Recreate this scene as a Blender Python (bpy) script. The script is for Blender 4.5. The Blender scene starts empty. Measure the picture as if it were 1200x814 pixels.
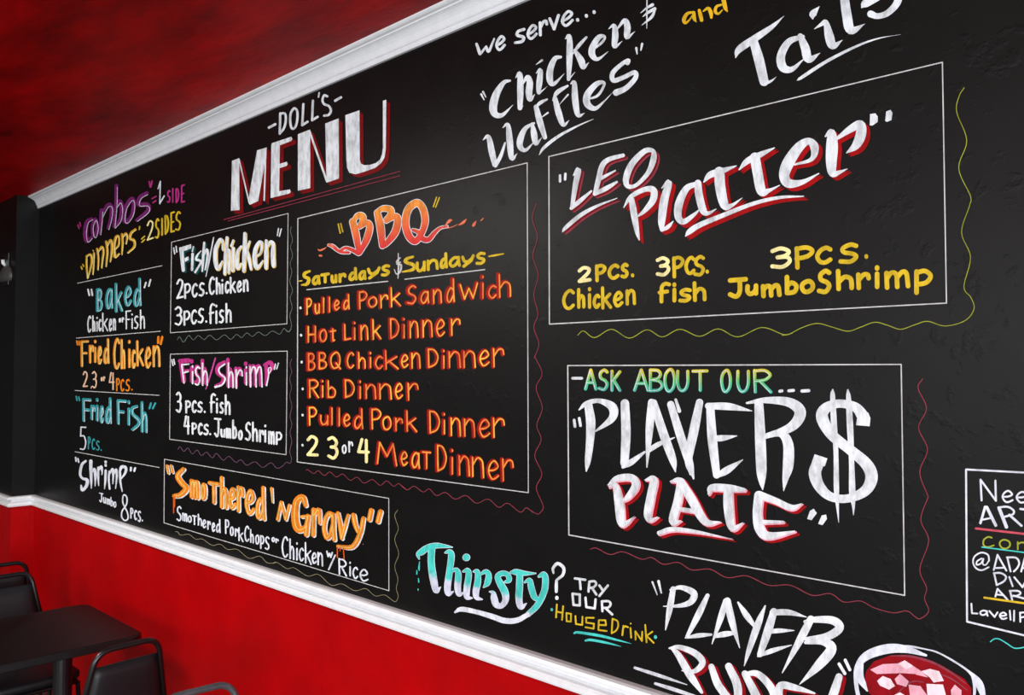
import bpy, bmesh, math, random
import numpy as np
from mathutils import Vector
from mathutils.geometry import delaunay_2d_cdt
random.seed(7)
S = bpy.context.scene
COL = S.collection

# ------------------------------------------------------------------ camera
CAMZ, WALL_Y, FPX = 1.85, 1.675, 1000.0
cam = bpy.data.cameras.new('camera'); cam.sensor_width = 36.0; cam.lens = 36.0 * FPX / 1200.0
cam.clip_start = 0.02
co = bpy.data.objects.new('camera', cam); COL.objects.link(co)
YAW = math.pi / 2 - math.atan2(1009.0, FPX); PITCH = math.atan(31.0 / FPX)
co.location = (0, 0, CAMZ); co.rotation_euler = (math.pi / 2 + PITCH, 0, YAW)
S.camera = co

# ------------------------------------------------------------------ world, lights, exposure
S.view_settings.view_transform = 'Standard'; S.view_settings.look = 'None'
S.view_settings.gamma = 1.0; S.view_settings.exposure = 0.36
S.view_settings.use_curve_mapping = False
wd = bpy.data.worlds.new('world'); S.world = wd; wd.use_nodes = True
bg = wd.node_tree.nodes['Background']; bg.inputs[0].default_value = (0.93, 0.96, 1.0, 1); bg.inputs[1].default_value = 0.30

def area(name, loc, target, sx, sy, power, colr):
    l = bpy.data.lights.new(name, 'AREA'); l.shape = 'RECTANGLE'; l.size = sx; l.size_y = sy
    l.energy = power; l.color = colr
    o = bpy.data.objects.new(name, l); COL.objects.link(o); o.location = loc
    o.rotation_euler = (Vector(target) - Vector(loc)).to_track_quat('-Z', 'Y').to_euler()
    return o
area('window_light', (5.6, -2.6, 1.6), (-2.0, 1.4, 1.6), 4.6, 2.6, 520, (0.91, 0.965, 1.0))
area('storefront_light', (-0.8, -4.8, 2.15), (-1.2, 1.6, 1.9), 4.8, 1.4, 120, (0.97, 0.985, 1.0))
area('ceiling_lamp_light', (-3.9, -0.7, 2.92), (-3.9, -0.7, 0), 1.5, 0.8, 80, (1.0, 0.97, 0.92))

# ------------------------------------------------------------------ helpers
def lin(c):
    out = []
    for v in c:
        v = v / 255.0
        out.append(v / 12.92 if v <= 0.04045 else ((v + 0.055) / 1.055) ** 2.4)
    return (*out, 1.0)

def new_mat(name, rough=0.5, spec=0.5, metal=0.0):
    m = bpy.data.materials.new(name); m.use_nodes = True
    nt = m.node_tree; b = nt.nodes['Principled BSDF']
    b.inputs['Roughness'].default_value = rough; b.inputs['Metallic'].default_value = metal
    b.inputs['Specular IOR Level'].default_value = spec
    return m, nt, b

def noise(nt, scale, detail=4.0, stretch=(1, 1, 1), rough=0.55):
    tc = nt.nodes.new('ShaderNodeTexCoord'); mp = nt.nodes.new('ShaderNodeMapping')
    mp.inputs['Scale'].default_value = stretch
    n = nt.nodes.new('ShaderNodeTexNoise'); n.inputs['Scale'].default_value = scale
    n.inputs['Detail'].default_value = detail; n.inputs['Roughness'].default_value = rough
    nt.links.new(tc.outputs['Object'], mp.inputs['Vector']); nt.links.new(mp.outputs['Vector'], n.inputs['Vector'])
    return n.outputs['Fac']

def ramp(nt, fac, stops):
    r = nt.nodes.new('ShaderNodeValToRGB'); e = r.color_ramp.elements
    while len(e) < len(stops): e.new(0.5)
    for i, (p, c) in enumerate(stops):
        e[i].position = p; e[i].color = c
    nt.links.new(fac, r.inputs['Fac']); return r.outputs['Color']

def bump(nt, b, fac, strength, dist):
    bp = nt.nodes.new('ShaderNodeBump'); bp.inputs['Strength'].default_value = strength
    bp.inputs['Distance'].default_value = dist
    nt.links.new(fac, bp.inputs['Height'])
    prev = b.inputs['Normal'].links
    if prev: nt.links.new(prev[0].from_socket, bp.inputs['Normal'])
    nt.links.new(bp.outputs['Normal'], b.inputs['Normal'])

def mat_board():
    m, nt, b = new_mat('chalkboard_black', 0.4, 0.17)
    f = noise(nt, 6, 6, (1, 1, 1.6))
    nt.links.new(ramp(nt, f, [(0.3, (0.0030, 0.0029, 0.0028, 1)), (0.75, (0.0050, 0.0049, 0.0047, 1))]), b.inputs['Base Color'])
    g = noise(nt, 26, 5, (1, 1, 1), 0.6)
    bump(nt, b, ramp(nt, g, [(0.58, (0, 0, 0, 1)), (0.72, (1, 1, 1, 1))]), 0.17, 0.003)
    bump(nt, b, noise(nt, 220, 3), 0.05, 0.001)
    return m
def mat_red_wall():
    m, nt, b = new_mat('red_wall_paint', 0.42, 0.12)
    f = noise(nt, 3, 6)
    nt.links.new(ramp(nt, f, [(0.3, lin((152, 0, 3))), (0.7, lin((178, 0, 5)))]), b.inputs['Base Color'])
    g = noise(nt, 30, 5)
    bump(nt, b, ramp(nt, g, [(0.5, (0, 0, 0, 1)), (0.75, (1, 1, 1, 1))]), 0.25, 0.003)
    return m
def mat_ceiling():
    m, nt, b = new_mat('red_ceiling_paint', 0.38, 0.06)
    f = noise(nt, 2.2, 9, (0.7, 2.2, 1), 0.68)
    nt.links.new(ramp(nt, f, [(0.28, lin((84, 0, 1))), (0.5, lin((160, 0, 4))), (0.75, lin((214, 0, 4)))]), b.inputs['Base Color'])
    bump(nt, b, noise(nt, 9, 8, (0.7, 2.0, 1), 0.7), 0.35, 0.01)
    return m
def mat_trim():
    m, nt, b = new_mat('white_trim_paint', 0.35, 0.5)
    f = noise(nt, 30, 4)
    nt.links.new(ramp(nt, f, [(0.3, (0.76, 0.78, 0.80, 1)), (0.7, (0.83, 0.85, 0.87, 1))]), b.inputs['Base Color'])
    return m
def mat_plain(name, c, rough, spec=0.5, metal=0.0, sc=40, amt=0.25, bs=0.0):
    m, nt, b = new_mat(name, rough, spec, metal)
    f = noise(nt, sc, 4); lo = tuple(v * (1 - amt) for v in c[:3]) + (1,); hi = tuple(min(1, v * (1 + amt)) for v in c[:3]) + (1,)
    nt.links.new(ramp(nt, f, [(0.3, lo), (0.7, hi)]), b.inputs['Base Color'])
    if bs: bump(nt, b, f, bs, 0.002)
    return m
BOARD, REDW, CEIL, TRIM = mat_board(), mat_red_wall(), mat_ceiling(), mat_trim()
FLOORM = mat_plain('dark_floor_tile', (0.16, 0.15, 0.14), 0.4)
DARKW = mat_plain('dark_wall_paint', (0.012, 0.012, 0.012), 0.6)
TABLE_TOP = mat_plain('dark_brown_laminate', (0.005, 0.0014, 0.0016), 0.42, 0.25, 0, 90, 0.3)
BLACK_EDGE = mat_plain('black_edge_band', (0.004, 0.004, 0.0045), 0.4)
BLACK_METAL = mat_plain('black_painted_metal', (0.004, 0.004, 0.005), 0.32, 0.5)
GREY_METAL = mat_plain('grey_chair_metal', (0.06, 0.066, 0.075), 0.35, 0.6)  # paler grey than the black frames, used on the nearest chair only
VINYL = mat_plain('black_vinyl', (0.006, 0.007, 0.009), 0.5, 0.4, 0, 60, 0.2, 0.1)
LAMPGREY = mat_plain('grey_lamp_metal', (0.05, 0.049, 0.045), 0.5)

def link(name, me, parent=None, mats=()):
    o = bpy.data.objects.new(name, me); COL.objects.link(o)
    for m in mats: me.materials.append(m)
    if parent: o.parent = parent
    return o
def tag(o, label=None, cat=None, group=None, kind=None):
    if label: o['label'] = label
    if cat: o['category'] = cat
    if group: o['group'] = group
    if kind: o['kind'] = kind
    return o
def empty(name, loc, label, cat, group=None, rz=0.0):
    o = bpy.data.objects.new(name, None); COL.objects.link(o); o.location = loc; o.rotation_euler = (0, 0, rz)
    o.empty_display_size = 0.05
    return tag(o, label, cat, group)
def add_box(bm, x0, x1, y0, y1, z0, z1, mi=0):
    v = [bm.verts.new((x, y, z)) for x in (x0, x1) for y in (y0, y1) for z in (z0, z1)]
    for q in ((0, 1, 3, 2), (4, 6, 7, 5), (0, 4, 5, 1), (2, 3, 7, 6), (0, 2, 6, 4), (1, 5, 7, 3)):
        bm.faces.new([v[i] for i in q]).material_index = mi
def bm_obj(name, bm, mats, parent=None, smooth=False):
    bmesh.ops.recalc_face_normals(bm, faces=bm.faces)
    me = bpy.data.meshes.new(name); bm.to_mesh(me); bm.free()
    if smooth:
        for p in me.polygons: p.use_smooth = True
    return link(name, me, parent, mats)
def spline(pts, n=6):
    P = [Vector(p) for p in pts]; cyc = (P[0] - P[-1]).length < 1e-6 and len(P) > 3
    out = []
    for i in range(len(P) - 1):
        a = P[i - 1] if i > 0 else (P[-2] if cyc else P[0] * 2 - P[1])
        b, c = P[i], P[i + 1]
        d = P[i + 2] if i + 2 < len(P) else (P[1] if cyc else P[-1] * 2 - P[-2])
        for k in range(n):
            t = k / n
            out.append(0.5 * ((2 * b) + (c - a) * t + (2 * a - 5 * b + 4 * c - d) * t * t + (3 * b - a - 3 * c + d) * t ** 3))
    out.append(P[-1]); return out
def add_tube(bm, pts, r, seg=12):
    P = [Vector(p) for p in pts]; rings = []
    up = None
    for i, p in enumerate(P):
        t = (P[min(i + 1, len(P) - 1)] - P[max(i - 1, 0)]).normalized()
        if up is None:
            up = Vector((0, 0, 1)) if abs(t.z) < 0.9 else Vector((1, 0, 0))
        u = (up - t * up.dot(t)).normalized(); w = t.cross(u); up = u
        rings.append([bm.verts.new(p + u * r * math.cos(2 * math.pi * k / seg) + w * r * math.sin(2 * math.pi * k / seg)) for k in range(seg)])
    for a, b in zip(rings, rings[1:]):
        for k in range(seg): bm.faces.new((a[k], a[(k + 1) % seg], b[(k + 1) % seg], b[k]))
    bm.faces.new(rings[0][::-1]); bm.faces.new(rings[-1])
def fillet(pts, r, n=6):
    P = [Vector(p) for p in pts]; out = [P[0]]
    for i in range(1, len(P) - 1):
        a = (P[i - 1] - P[i]); b = (P[i + 1] - P[i]); ra = min(r, a.length * .49, b.length * .49)
        p0 = P[i] + a.normalized() * ra; p1 = P[i] + b.normalized() * ra
        for k in range(n + 1):
            t = k / n; out.append(p0 * (1 - t) ** 2 + P[i] * 2 * t * (1 - t) + p1 * t * t)
    out.append(P[-1]); return out

# ------------------------------------------------------------------ setting
CEIL_Z, CORNER_X, STEP_Y = 2.943, -5.79, 1.55
RAIL_T, RAIL_B = 1.111, 1.050
bm = bmesh.new()
add_box(bm, CORNER_X - .05, 3.2, WALL_Y, WALL_Y + .15, 1.08, CEIL_Z, 0); add_box(bm, CORNER_X - .05, 3.2, WALL_Y, WALL_Y + .15, 0, 1.08, 1)
tag(bm_obj('wall_back', bm, [BOARD, REDW]), kind='structure')
bm = bmesh.new()
add_box(bm, -9.5, CORNER_X, STEP_Y, WALL_Y + .15, 1.08, CEIL_Z, 0); add_box(bm, -9.5, CORNER_X, STEP_Y, WALL_Y + .15, 0, 1.08, 1)
tag(bm_obj('wall_back_step', bm, [BOARD, REDW]), kind='structure')
bm = bmesh.new(); add_box(bm, -9.65, -9.5, -5.2, 1.825, 0, CEIL_Z); tag(bm_obj('wall_left', bm, [DARKW]), kind='structure')
bm = bmesh.new(); add_box(bm, -9.5, 5.0, -5.2, 1.825, -.1, 0); tag(bm_obj('floor', bm, [FLOORM]), kind='structure')
bm = bmesh.new(); add_box(bm, -9.5, 5.0, -5.2, 1.825, CEIL_Z, CEIL_Z + .1); tag(bm_obj('ceiling', bm, [CEIL]), kind='structure')

def sweep(bm, prof, path):           # path: [(x, y, nx, ny)], profile: (distance out, z)
    rings = [[bm.verts.new((x + nx * d, y + ny * d, z)) for d, z in prof] for x, y, nx, ny in path]
    for a, b in zip(rings, rings[1:]):
        for k in range(len(prof) - 1): bm.faces.new((a[k], a[k + 1], b[k + 1], b[k]))
    bm.faces.new(rings[0]); bm.faces.new(rings[-1])
ZB = 2.874
crown = [(0, 0), (.009, 0), (.0115, .004), (.0125, .012), (.0105, .0145), (.0155, .0165), (.018, .021), (.0195, .027), (.023, .036),
         (.029, .044), (.036, .050), (.045, .0545), (.047, .0535), (.0485, .0575), (.058, .0595), (.064, .064), (.065, .069), (0, .069)]
bm = bmesh.new(); sweep(bm, [(d, ZB + z) for d, z in crown], [(CORNER_X + .002, WALL_Y, 0, -1), (3.2, WALL_Y, 0, -1)])
tag(bm_obj('trim_1', bm, [TRIM]), kind='structure')
rail = [(0, 1.111), (.018, 1.111), (.027, 1.108), (.031, 1.101), (.031, 1.096), (.004, 1.0945), (.003, 1.078), (.010, 1.0745),
        (.024, 1.0735), (.029, 1.068), (.029, 1.058), (.024, 1.057), (.0235, 1.052), (.022, 1.050), (0, 1.050)]
bm = bmesh.new()
sweep(bm, rail, [(3.2, WALL_Y, 0, -1), (CORNER_X, WALL_Y, 1, -1), (CORNER_X, STEP_Y, 1, -1), (-9.45, STEP_Y, 0, -1)])
tag(bm_obj('trim_2', bm, [TRIM]), kind='structure')

# ------------------------------------------------------------------ furniture
def rounded_slab(bm, x0, x1, y0, y1, z0, z1, r, n=6, inset=0.0):
    pts = []
    for cx, cy, a0 in ((x1 - r, y1 - r, 0), (x0 + r, y1 - r, 90), (x0 + r, y0 + r, 180), (x1 - r, y0 + r, 270)):
        for k in range(n + 1):
            a = math.radians(a0 + 90 * k / n); pts.append((cx + r * math.cos(a), cy + r * math.sin(a)))
    cx, cy = (x0 + x1) / 2, (y0 + y1) / 2
    def ring(z, ins):
        return [bm.verts.new((x - math.copysign(ins, x - cx), y - math.copysign(ins, y - cy), z)) for x, y in pts]
    rs = [ring(z0, inset), ring(z0 + inset, 0), ring(z1 - inset, 0), ring(z1, inset)] if inset else [ring(z0, 0), ring(z1, 0)]
    for a, b in zip(rs, rs[1:]):
        for k in range(len(a)): bm.faces.new((a[k], a[(k + 1) % len(a)], b[(k + 1) % len(a)], b[k]))
    bm.faces.new(rs[0][::-1]); bm.faces.new(rs[-1])

TX0, TX1, TY0, TY1 = -4.36, -3.665, 0.29, 1.50
t = empty('dining_table', (-4.0, 0.9, 0), 'dark brown rectangular table with black edge standing against the red wall', 'table')
def loc(o_, x, y): return (x - o_.location.x, y - o_.location.y)
ax0, ay0 = loc(t, TX0, TY0); ax1, ay1 = loc(t, TX1, TY1)
bm = bmesh.new(); rounded_slab(bm, ax0 + .004, ax1 - .004, ay0 + .004, ay1 - .004, .735, .752, .055, 8, .002); bm_obj('tabletop', bm, [TABLE_TOP], t)
bm = bmesh.new(); rounded_slab(bm, ax0, ax1, ay0, ay1, .718, .7495, .06, 8, .003); tag(bm_obj('edge_band', bm, [BLACK_EDGE], t), 'black rounded edge band')
for yy in (1.28, 0.52):
    px, py = loc(t, -4.0, yy)
    bm = bmesh.new()
    prof = [(.02, .03), (.055, .03), (.045, .06), (.038, .10), (.038, .68), (.09, .70), (.09, .72), (.02, .72)]
    rings = [[bm.verts.new((px + r * math.cos(2 * math.pi * k / 20), py + r * math.sin(2 * math.pi * k / 20), z)) for k in range(20)] for r, z in prof]
    for a, b in zip(rings, rings[1:]):
        for k in range(20): bm.faces.new((a[k], a[(k + 1) % 20], b[(k + 1) % 20], b[k]))
    bm.faces.new(rings[0]); bm.faces.new(rings[-1])
    bm_obj('pedestal', bm, [BLACK_METAL], t)
    bm = bmesh.new(); rounded_slab(bm, px - .27, px + .27, py - .035, py + .035, 0, .035, .03, 5, .006); bm_obj('foot', bm, [BLACK_METAL], t)

GROUP = 'metal framed chairs along the red wall'
def make_chair(metal):               # faces local +X, back at local x ~ 0
    root = empty('dining_chair', (0, 0, 0), '-', 'chair', GROUP)
    TOP, HW, HB = .862, .112, .192
    def bx(z): return -0.16 * (z - .45)              # recline
    def hw(z): return HB + (HW - HB) * (z - .45) / (TOP - .45)
    r = .0105
    bm = bmesh.new()
    pts = [(bx(.45), -HB, .45), (bx(TOP), -HW, TOP), (bx(TOP), HW, TOP), (bx(.45), HB, .45)]
    add_tube(bm, fillet(pts, .055, 8), r); bm_obj('back_frame', bm, [metal], root, True)
    bm = bmesh.new()
    z0, z1, th = .56, .805, .014
    rows = 6; V = []
    for i in range(rows + 1):
        z = z0 + (z1 - z0) * i / rows; w = hw(z) - .006; row = []
        for j in range(9):
            u = -1 + 2 * j / 8; e = min(1, (1 - abs(u)) * 6 + .25) * min(1, min(i, rows - i) * .6 + .3)
            row.append((bx(z), u * w, z, th * e))
        V.append(row)
    F = [[bm.verts.new((x + t_, y, z)) for x, y, z, t_ in row] for row in V]
    B = [[bm.verts.new((x - t_, y, z)) for x, y, z, t_ in row] for row in V]
    for i in range(rows):
        for j in range(8):
            bm.faces.new((F[i][j], F[i][j + 1], F[i + 1][j + 1], F[i + 1][j])); bm.faces.new((B[i][j], B[i + 1][j], B[i + 1][j + 1], B[i][j + 1]))
    edge = [(0, j) for j in range(9)] + [(i, 8) for i in range(1, rows + 1)] + [(rows, j) for j in range(7, -1, -1)] + [(i, 0) for i in range(rows - 1, 0, -1)]
    for a, b in zip(edge, edge[1:] + edge[:1]):
        bm.faces.new((F[a[0]][a[1]], B[a[0]][a[1]], B[b[0]][b[1]], F[b[0]][b[1]]))
    bm_obj('backrest', bm, [VINYL], root, True)
    bm = bmesh.new(); rounded_slab(bm, .0, .40, -.195, .195, .425, .47, .05, 6, .012); bm_obj('seat', bm, [VINYL], root, True)
    bm = bmesh.new()
    add_tube(bm, fillet([(.02, -.18, .415), (.385, -.18, .415), (.385, .18, .415), (.02, .18, .415), (.02, -.18, .415)], .04), .0095); bm_obj('seat_frame', bm, [metal], root, True)
    for s in (-1, 1):
        bm = bmesh.new(); add_tube(bm, [(bx(.45), s * HB, .452), (-.005, s * .193, .40), (-.06, s * .205, .004)], .0105); bm_obj('leg', bm, [metal], root, True)
        bm = bmesh.new(); add_tube(bm, [(.375, s * .18, .415), (.40, s * .20, .004)], .0105); bm_obj('leg', bm, [metal], root, True)
    return root
def copy_tree(o, parent=None):
    c = o.copy(); COL.objects.link(c)
    if parent: c.parent = parent
    for ch in list(o.children): copy_tree(ch, c)
    return c
chair_far = make_chair(BLACK_METAL)
spots = [((-4.655, 1.245, 0), 2, 'black padded chair facing the camera on the far side of the brown table'),
         ((-3.275, 1.245, 0), 184, 'black padded chair seen from behind at the near side of the brown table'),
         ((-5.075, 1.30, 0), 180, 'farthest black chair, just its curved top rail showing behind another')]
for i, (l, a, lab) in enumerate(spots):
    o = chair_far if i == 0 else copy_tree(chair_far)
    o.location = l; o.rotation_euler = (0, 0, math.radians(a)); o['label'] = lab
near = make_chair(GREY_METAL); near.location = (-2.53, 1.22, 0); near.rotation_euler = (0, 0, math.radians(-4))
near['label'] = 'chair at the bottom edge with a grey curved top rail against the red wall'

# small lamp on the dark wall past the step
wl = empty('wall_lamp', (-5.955, STEP_Y, 2.50), 'small dim grey wall lamp at the far left edge past the wall corner', 'lamp')
bm = bmesh.new(); rounded_slab(bm, -.045, .045, -.010, 0, -.10, .10, .004, 3, .002); bm_obj('wall_plate', bm, [BLACK_METAL], wl)
bm = bmesh.new()
rings = []
for i in range(9):
    a = math.pi * (.02 + .5 * i / 8); w_, zz = math.sin(a), math.cos(a)
    rings.append([bm.verts.new((.105 * w_ * math.cos(math.pi * k / 16), -.002 - .034 * w_ * math.sin(math.pi * k / 16), -.05 + .075 * zz)) for k in range(17)])
rings.append([bm.verts.new((.095 * math.cos(math.pi * k / 16), -.002 - .030 * math.sin(math.pi * k / 16), -.075)) for k in range(17)])
for a, b in zip(rings, rings[1:]):
    for k in range(16): bm.faces.new((a[k], a[k + 1], b[k + 1], b[k]))
bm.faces.new(rings[-1])
bm_obj('lamp_shade', bm, [LAMPGREY], wl, True)
bm = bmesh.new(); add_tube(bm, [(-.02, -.005, .025), (-.02, -.02, .04), (-.02, -.022, .06)], .011); bm_obj('knob', bm, [TRIM], wl, True)

# ------------------------------------------------------------------ hand lettering painted on the wall
_m = co.rotation_euler.to_matrix()
FWD, RGT, UPV = _m @ Vector((0, 0, -1)), _m @ Vector((1, 0, 0)), _m @ Vector((0, 1, 0))
def on_wall(px, py):                 # where the traced line of sight meets the wall: real (x, z) on its surface
    r = FWD * FPX + RGT * (px - 600) - UPV * (py - 407)
    k = WALL_Y / r.y
    return r.x * k, CAMZ + r.z * k

PAINTS, COATS = {}, {}
def paint(key):
    if key in PAINTS: return PAINTS[key]
    c = lin(PALETTE[key]) if key in PALETTE else None
    m, nt, b = new_mat('paint_' + key, 0.55, 0.15)
    f = noise(nt, 38, 5, (1, 1, .45), 0.65)
    lo, hi = (0.60, 1.06) if key in ('white', 'ghost') else (0.70, 1.10)
    mul = ramp(nt, f, [(0.34, (lo, lo, lo, 1)), (0.58, (hi, hi, hi, 1))])
    mx = nt.nodes.new('ShaderNodeMix'); mx.data_type = 'RGBA'; mx.blend_type = 'MULTIPLY'; mx.inputs[0].default_value = 1.0
    mx.inputs[6].default_value = c or (1, 1, 1, 1)
    if c is None:
        at = nt.nodes.new('ShaderNodeAttribute'); at.attribute_name = 'pigment'; nt.links.new(at.outputs['Color'], mx.inputs[6])
    nt.links.new(mul, mx.inputs[7]); nt.links.new(mx.outputs[2], b.inputs['Base Color'])
    PAINTS[key] = m; return m
PALETTE = {'white': (224, 230, 234), 'ghost': (205, 208, 216), 'line': (200, 200, 200), 'red': (156, 3, 8), 'darkred': (116, 4, 8), 'pinkred': (196, 78, 92),
           'rose': (140, 56, 70), 'yellow': (212, 180, 38), 'cream': (240, 230, 160), 'gold': (214, 160, 26), 'orange': (226, 130, 30), 'amber': (245, 176, 62),
           'vermilion': (158, 10, 3), 'teal': (52, 150, 156), 'deepteal': (10, 72, 74), 'aqua': (72, 204, 194), 'purple': (116, 36, 106), 'magenta': (182, 50, 128),
           'orchid': (190, 70, 150), 'lime': (150, 158, 50), 'sage': (100, 114, 108), 'mauve': (112, 76, 102), 'sand': (140, 134, 104), 'lavender': (218, 224, 234),
           'pink': (232, 170, 186), 'blush': (240, 214, 222), 'peach': (228, 190, 160), 'drip': (222, 88, 22), 'maroon': (110, 24, 44), 'crimson': (140, 4, 18), 'palegold': (226, 196, 110)}

GLY = {
 'A': "0,1 .5,0 1,1|.2,.66 .8,.66", 'B': "0,0 0,1|~0,0 .65,.03 .85,.22 .6,.42 0,.47|~0,.47 .75,.54 1,.76 .7,.96 0,1",
 'C': "~1,.14 .68,0 .25,.15 0,.52 .2,.9 .6,1 1,.84", 'D': "0,0 0.05,1|~0,0 .6,.06 1,.42 .75,.82 .05,1",
 'E': "0,0 0,1|0,0 1,0|0,.5 .8,.5|0,1 1,1", 'F': "0,0 .05,1|0,0 1,0|0,.48 .75,.48", 'G': "~1,.14 .6,0 .15,.2 0,.6 .3,1 .75,.95 1,.65|.55,.6 1,.6 1,1",
 'H': "0,0 0,1|1,0 1,1|0,.52 1,.52", 'I': "0.5,0 .5,1", 'J': "0,0 1,0|~.62,0 .62,.7 .4,1 0,.85", 'K': "0,0 0,1|1,.02 .05,.55|.2,.45 1,1",
 'L': "0,0 .05,1|.05,1 1,.95", 'M': "0,1 .12,0 .5,.62 .82,0 1,1", 'N': "0,1 0,0 1,1 1,0", 'O': "~.5,0 .1,.2 0,.55 .2,.93 .55,1 .92,.78 1,.4 .8,.06 .5,0",
 'P': "0,0 .05,1|~0,.03 .6,0 1,.2 .7,.46 0,.54", 'Q': "~.5,0 .1,.2 0,.55 .2,.9 .5,.95 .85,.78 .95,.4 .78,.06 .5,0|.55,.65 1,1", 'R': "0,0 .05,1|~0,.03 .6,0 .95,.2 .65,.43 .05,.5|.35,.5 1,1",
 'S': "~.95,.1 .6,0 .15,.16 .2,.4 .75,.55 .95,.75 .6,.98 0,.92", 'T': "0,.02 1,0|.5,0 .52,1", 'U': "~0,0 0,.65 .3,1 .75,.95 1,.6 1,0", 'V': "0,0 .5,1 1,0",
 'W': "0,0 .25,1 .5,.35 .75,1 1,0", 'Y': "0,0 .5,.5|1,0 .35,1",
 '1': "0,.2 .5,0 .5,1", '2': "~0,.2 .4,0 .9,.12 .85,.4 .35,.78 0,1|0,1 1,.97", '3': "~0,.1 .5,0 .95,.2 .75,.42 .3,.47|~.3,.47 .85,.5 1,.75 .6,1 0,.92",
 '4': ".35,0 0,.58 1,.55|.78,.02 .8,1", '5': "1,0 .15,.02 .1,.42|~.1,.42 .7,.4 1,.68 .7,.96 .05,.98", '8': "~.5,.48 .2,.3 .25,.06 .5,0 .8,.08 .8,.3 .5,.48 .08,.68 .05,.9 .5,1 .95,.9 .92,.68 .5,.48",
 'a': "~.9,.12 .5,0 .1,.3 0,.7 .25,1 .6,.85 .9,.4|.9,.02 .92,.7 1,1", 'b': "0,0 .02,1|~.02,.55 .5,.38 1,.6 .8,.95 .02,1", 'c': "~1,.14 .65,0 .2,.2 0,.6 .3,.97 .65,1 1,.8",
 'd': "~.9,.5 .5,.38 .1,.6 .05,.9 .4,1 .9,.7|.88,0 .92,.7 1,1", 'e': "~.05,.58 .6,.5 .95,.28 .6,0 .2,.2 0,.6 .3,1 .65,.98 1,.8", 'f': "~1,.06 .6,0 .25,.15 .2,.5 .2,1|0,.48 .8,.45",
 'h': "0,0 .04,1|~.04,.62 .45,.36 .85,.45 .95,.7 .96,1", 'i': ".5,.34 .5,1|.5,.02 .5,.07", 'k': "0,0 .04,1|.9,.34 .06,.68|.25,.56 1,1", 'l': ".5,0 .5,1", 'm': "0,0 .03,1|~.03,.35 .22,.02 .45,.15 .5,1|~.5,.35 .72,.02 .92,.12 1,1",
 'n': "0,0 .03,1|~.03,.4 .45,0 .85,.12 .95,.45 1,1", 'o': "~.5,0 .1,.2 0,.55 .2,.93 .55,1 .92,.78 1,.4 .8,.06 .5,0", 'p': "0,0 0,1|~0,.05 .6,0 1,.25 .7,.55 0,.62", 'r': "0,0 .05,1|~.05,.4 .5,.04 .9,.06 1,.32",
 's': "~.95,.08 .5,0 .1,.2 .3,.45 .8,.6 .9,.8 .55,1 0,.95", 't': ".45,0 .5,1 .8,.95|0,.2 1,.16", 'u': "~0,0 0,.6 .25,1 .7,.9 .98,.5|1,0 1,.7 1,1", 'v': "0,0 .5,1 1,0", 'w': "0,0 .25,1 .5,.3 .75,1 1,0",
 'y': "~0,0 .15,.45 .5,.55 .85,.3|1,0 .8,.5 .1,1", '.': ".4,.5 .6,.5", '-': "0,.5 1,.5", '/': "1,0 0,1", '=': "0,.15 1,0|0,1 1,.85",
}
class Ink:
    """strokes of one painted line, kept as (kind, points, widths) in photo pixels"""
    def __init__(s, ox=0, oy=0, sc=1.0): s.st = []; s.at(ox, oy, sc)
    def at(s, ox, oy, sc): s.o = (ox, oy, sc); return s
    def _p(s, x, y): return (s.o[0] + x / s.o[2], s.o[1] + y / s.o[2])
    def c(s, *pts, w=None):                       # smooth brush stroke, each point (x, y[, width])
        q = [p if len(p) == 3 else (p[0], p[1], w) for p in pts]
        P = spline([(*s._p(x, y), ww / s.o[2]) for x, y, ww in q])
        s.st.append(('s', [(p.x, p.y) for p in P], [max(p.z, .15) for p in P])); return s
    def l(s, w, *pts):                            # straight strokes with round ends
        for a, b in zip(pts, pts[1:]):
            s.st.append(('s', [s._p(*a), s._p(*b)], [w / s.o[2]] * 2))
        return s
    def dot(s, w, *pts):
        for x, y in pts: s.l(w, (x - .3, y - w * .12), (x + .3, y + w * .12))
        return s
    def p(s, *pts): s.st.append(('p', [s._p(*q) for q in pts], None)); return s
    def w(s, spec, wd, slant=0.0, tilt=None):     # letters given by their boxes: 'P x0,x1,y0,y1'
        for tok in spec.split():
            ch, (x0, x1, y0, y1) = tok[0], map(float, tok[1:].split(','))
            s.g(ch, x0, x1, y0, y1, wd, slant, tilt)
        return s
    def g(s, ch, x0, x1, y0, y1, wd, slant, tilt):
        cx, cy = s._p((x0 + x1) / 2, (y0 + y1) / 2)
        k = tilt if tilt is not None else (cy - 438.0) / (cx + 409.0)
        xa, xb = x0 + wd / 2, x1 - wd / 2
        if xb - xa < 2: xa = xb = (x0 + x1) / 2
        red = abs(k) * (xb - xa) * .55
        ya, yb = y0 + wd / 2 + red / 2, y1 - wd / 2 - red / 2
        if yb - ya < 1: ya = yb = (y0 + y1) / 2
        mx, my = (xa + xb) / 2, (ya + yb) / 2
        for part in GLY[ch].split('|'):
            cv = part.startswith('~')
            pts = []
            for q in part.lstrip('~').split():
                u, v = map(float, q.split(','))
                x = xa + (xb - xa) * u; y = ya + (yb - ya) * v
                x += slant * (my - y); y += k * (x - mx)
                pts.append((x, y))
            if cv: s.c(*[(x, y, wd) for x, y in pts])
            else: s.l(wd, *pts)
    def polys(s, dx=0, dy=0, add=0.0, setw=None):
        out = []
        for kind, pts, ws in s.st:
            P = [(x + dx, y + dy) for x, y in pts]
            if kind == 'p':
                out.append(P)
                if add > 0:
                    for a, b in zip(P, P[1:] + P[:1]): out += ribbon([a, b], [add * 2] * 2)
                continue
            W = [setw if setw else max(w + 2 * add, .3) for w in ws]
            out += ribbon(P, W)
        return out
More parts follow.
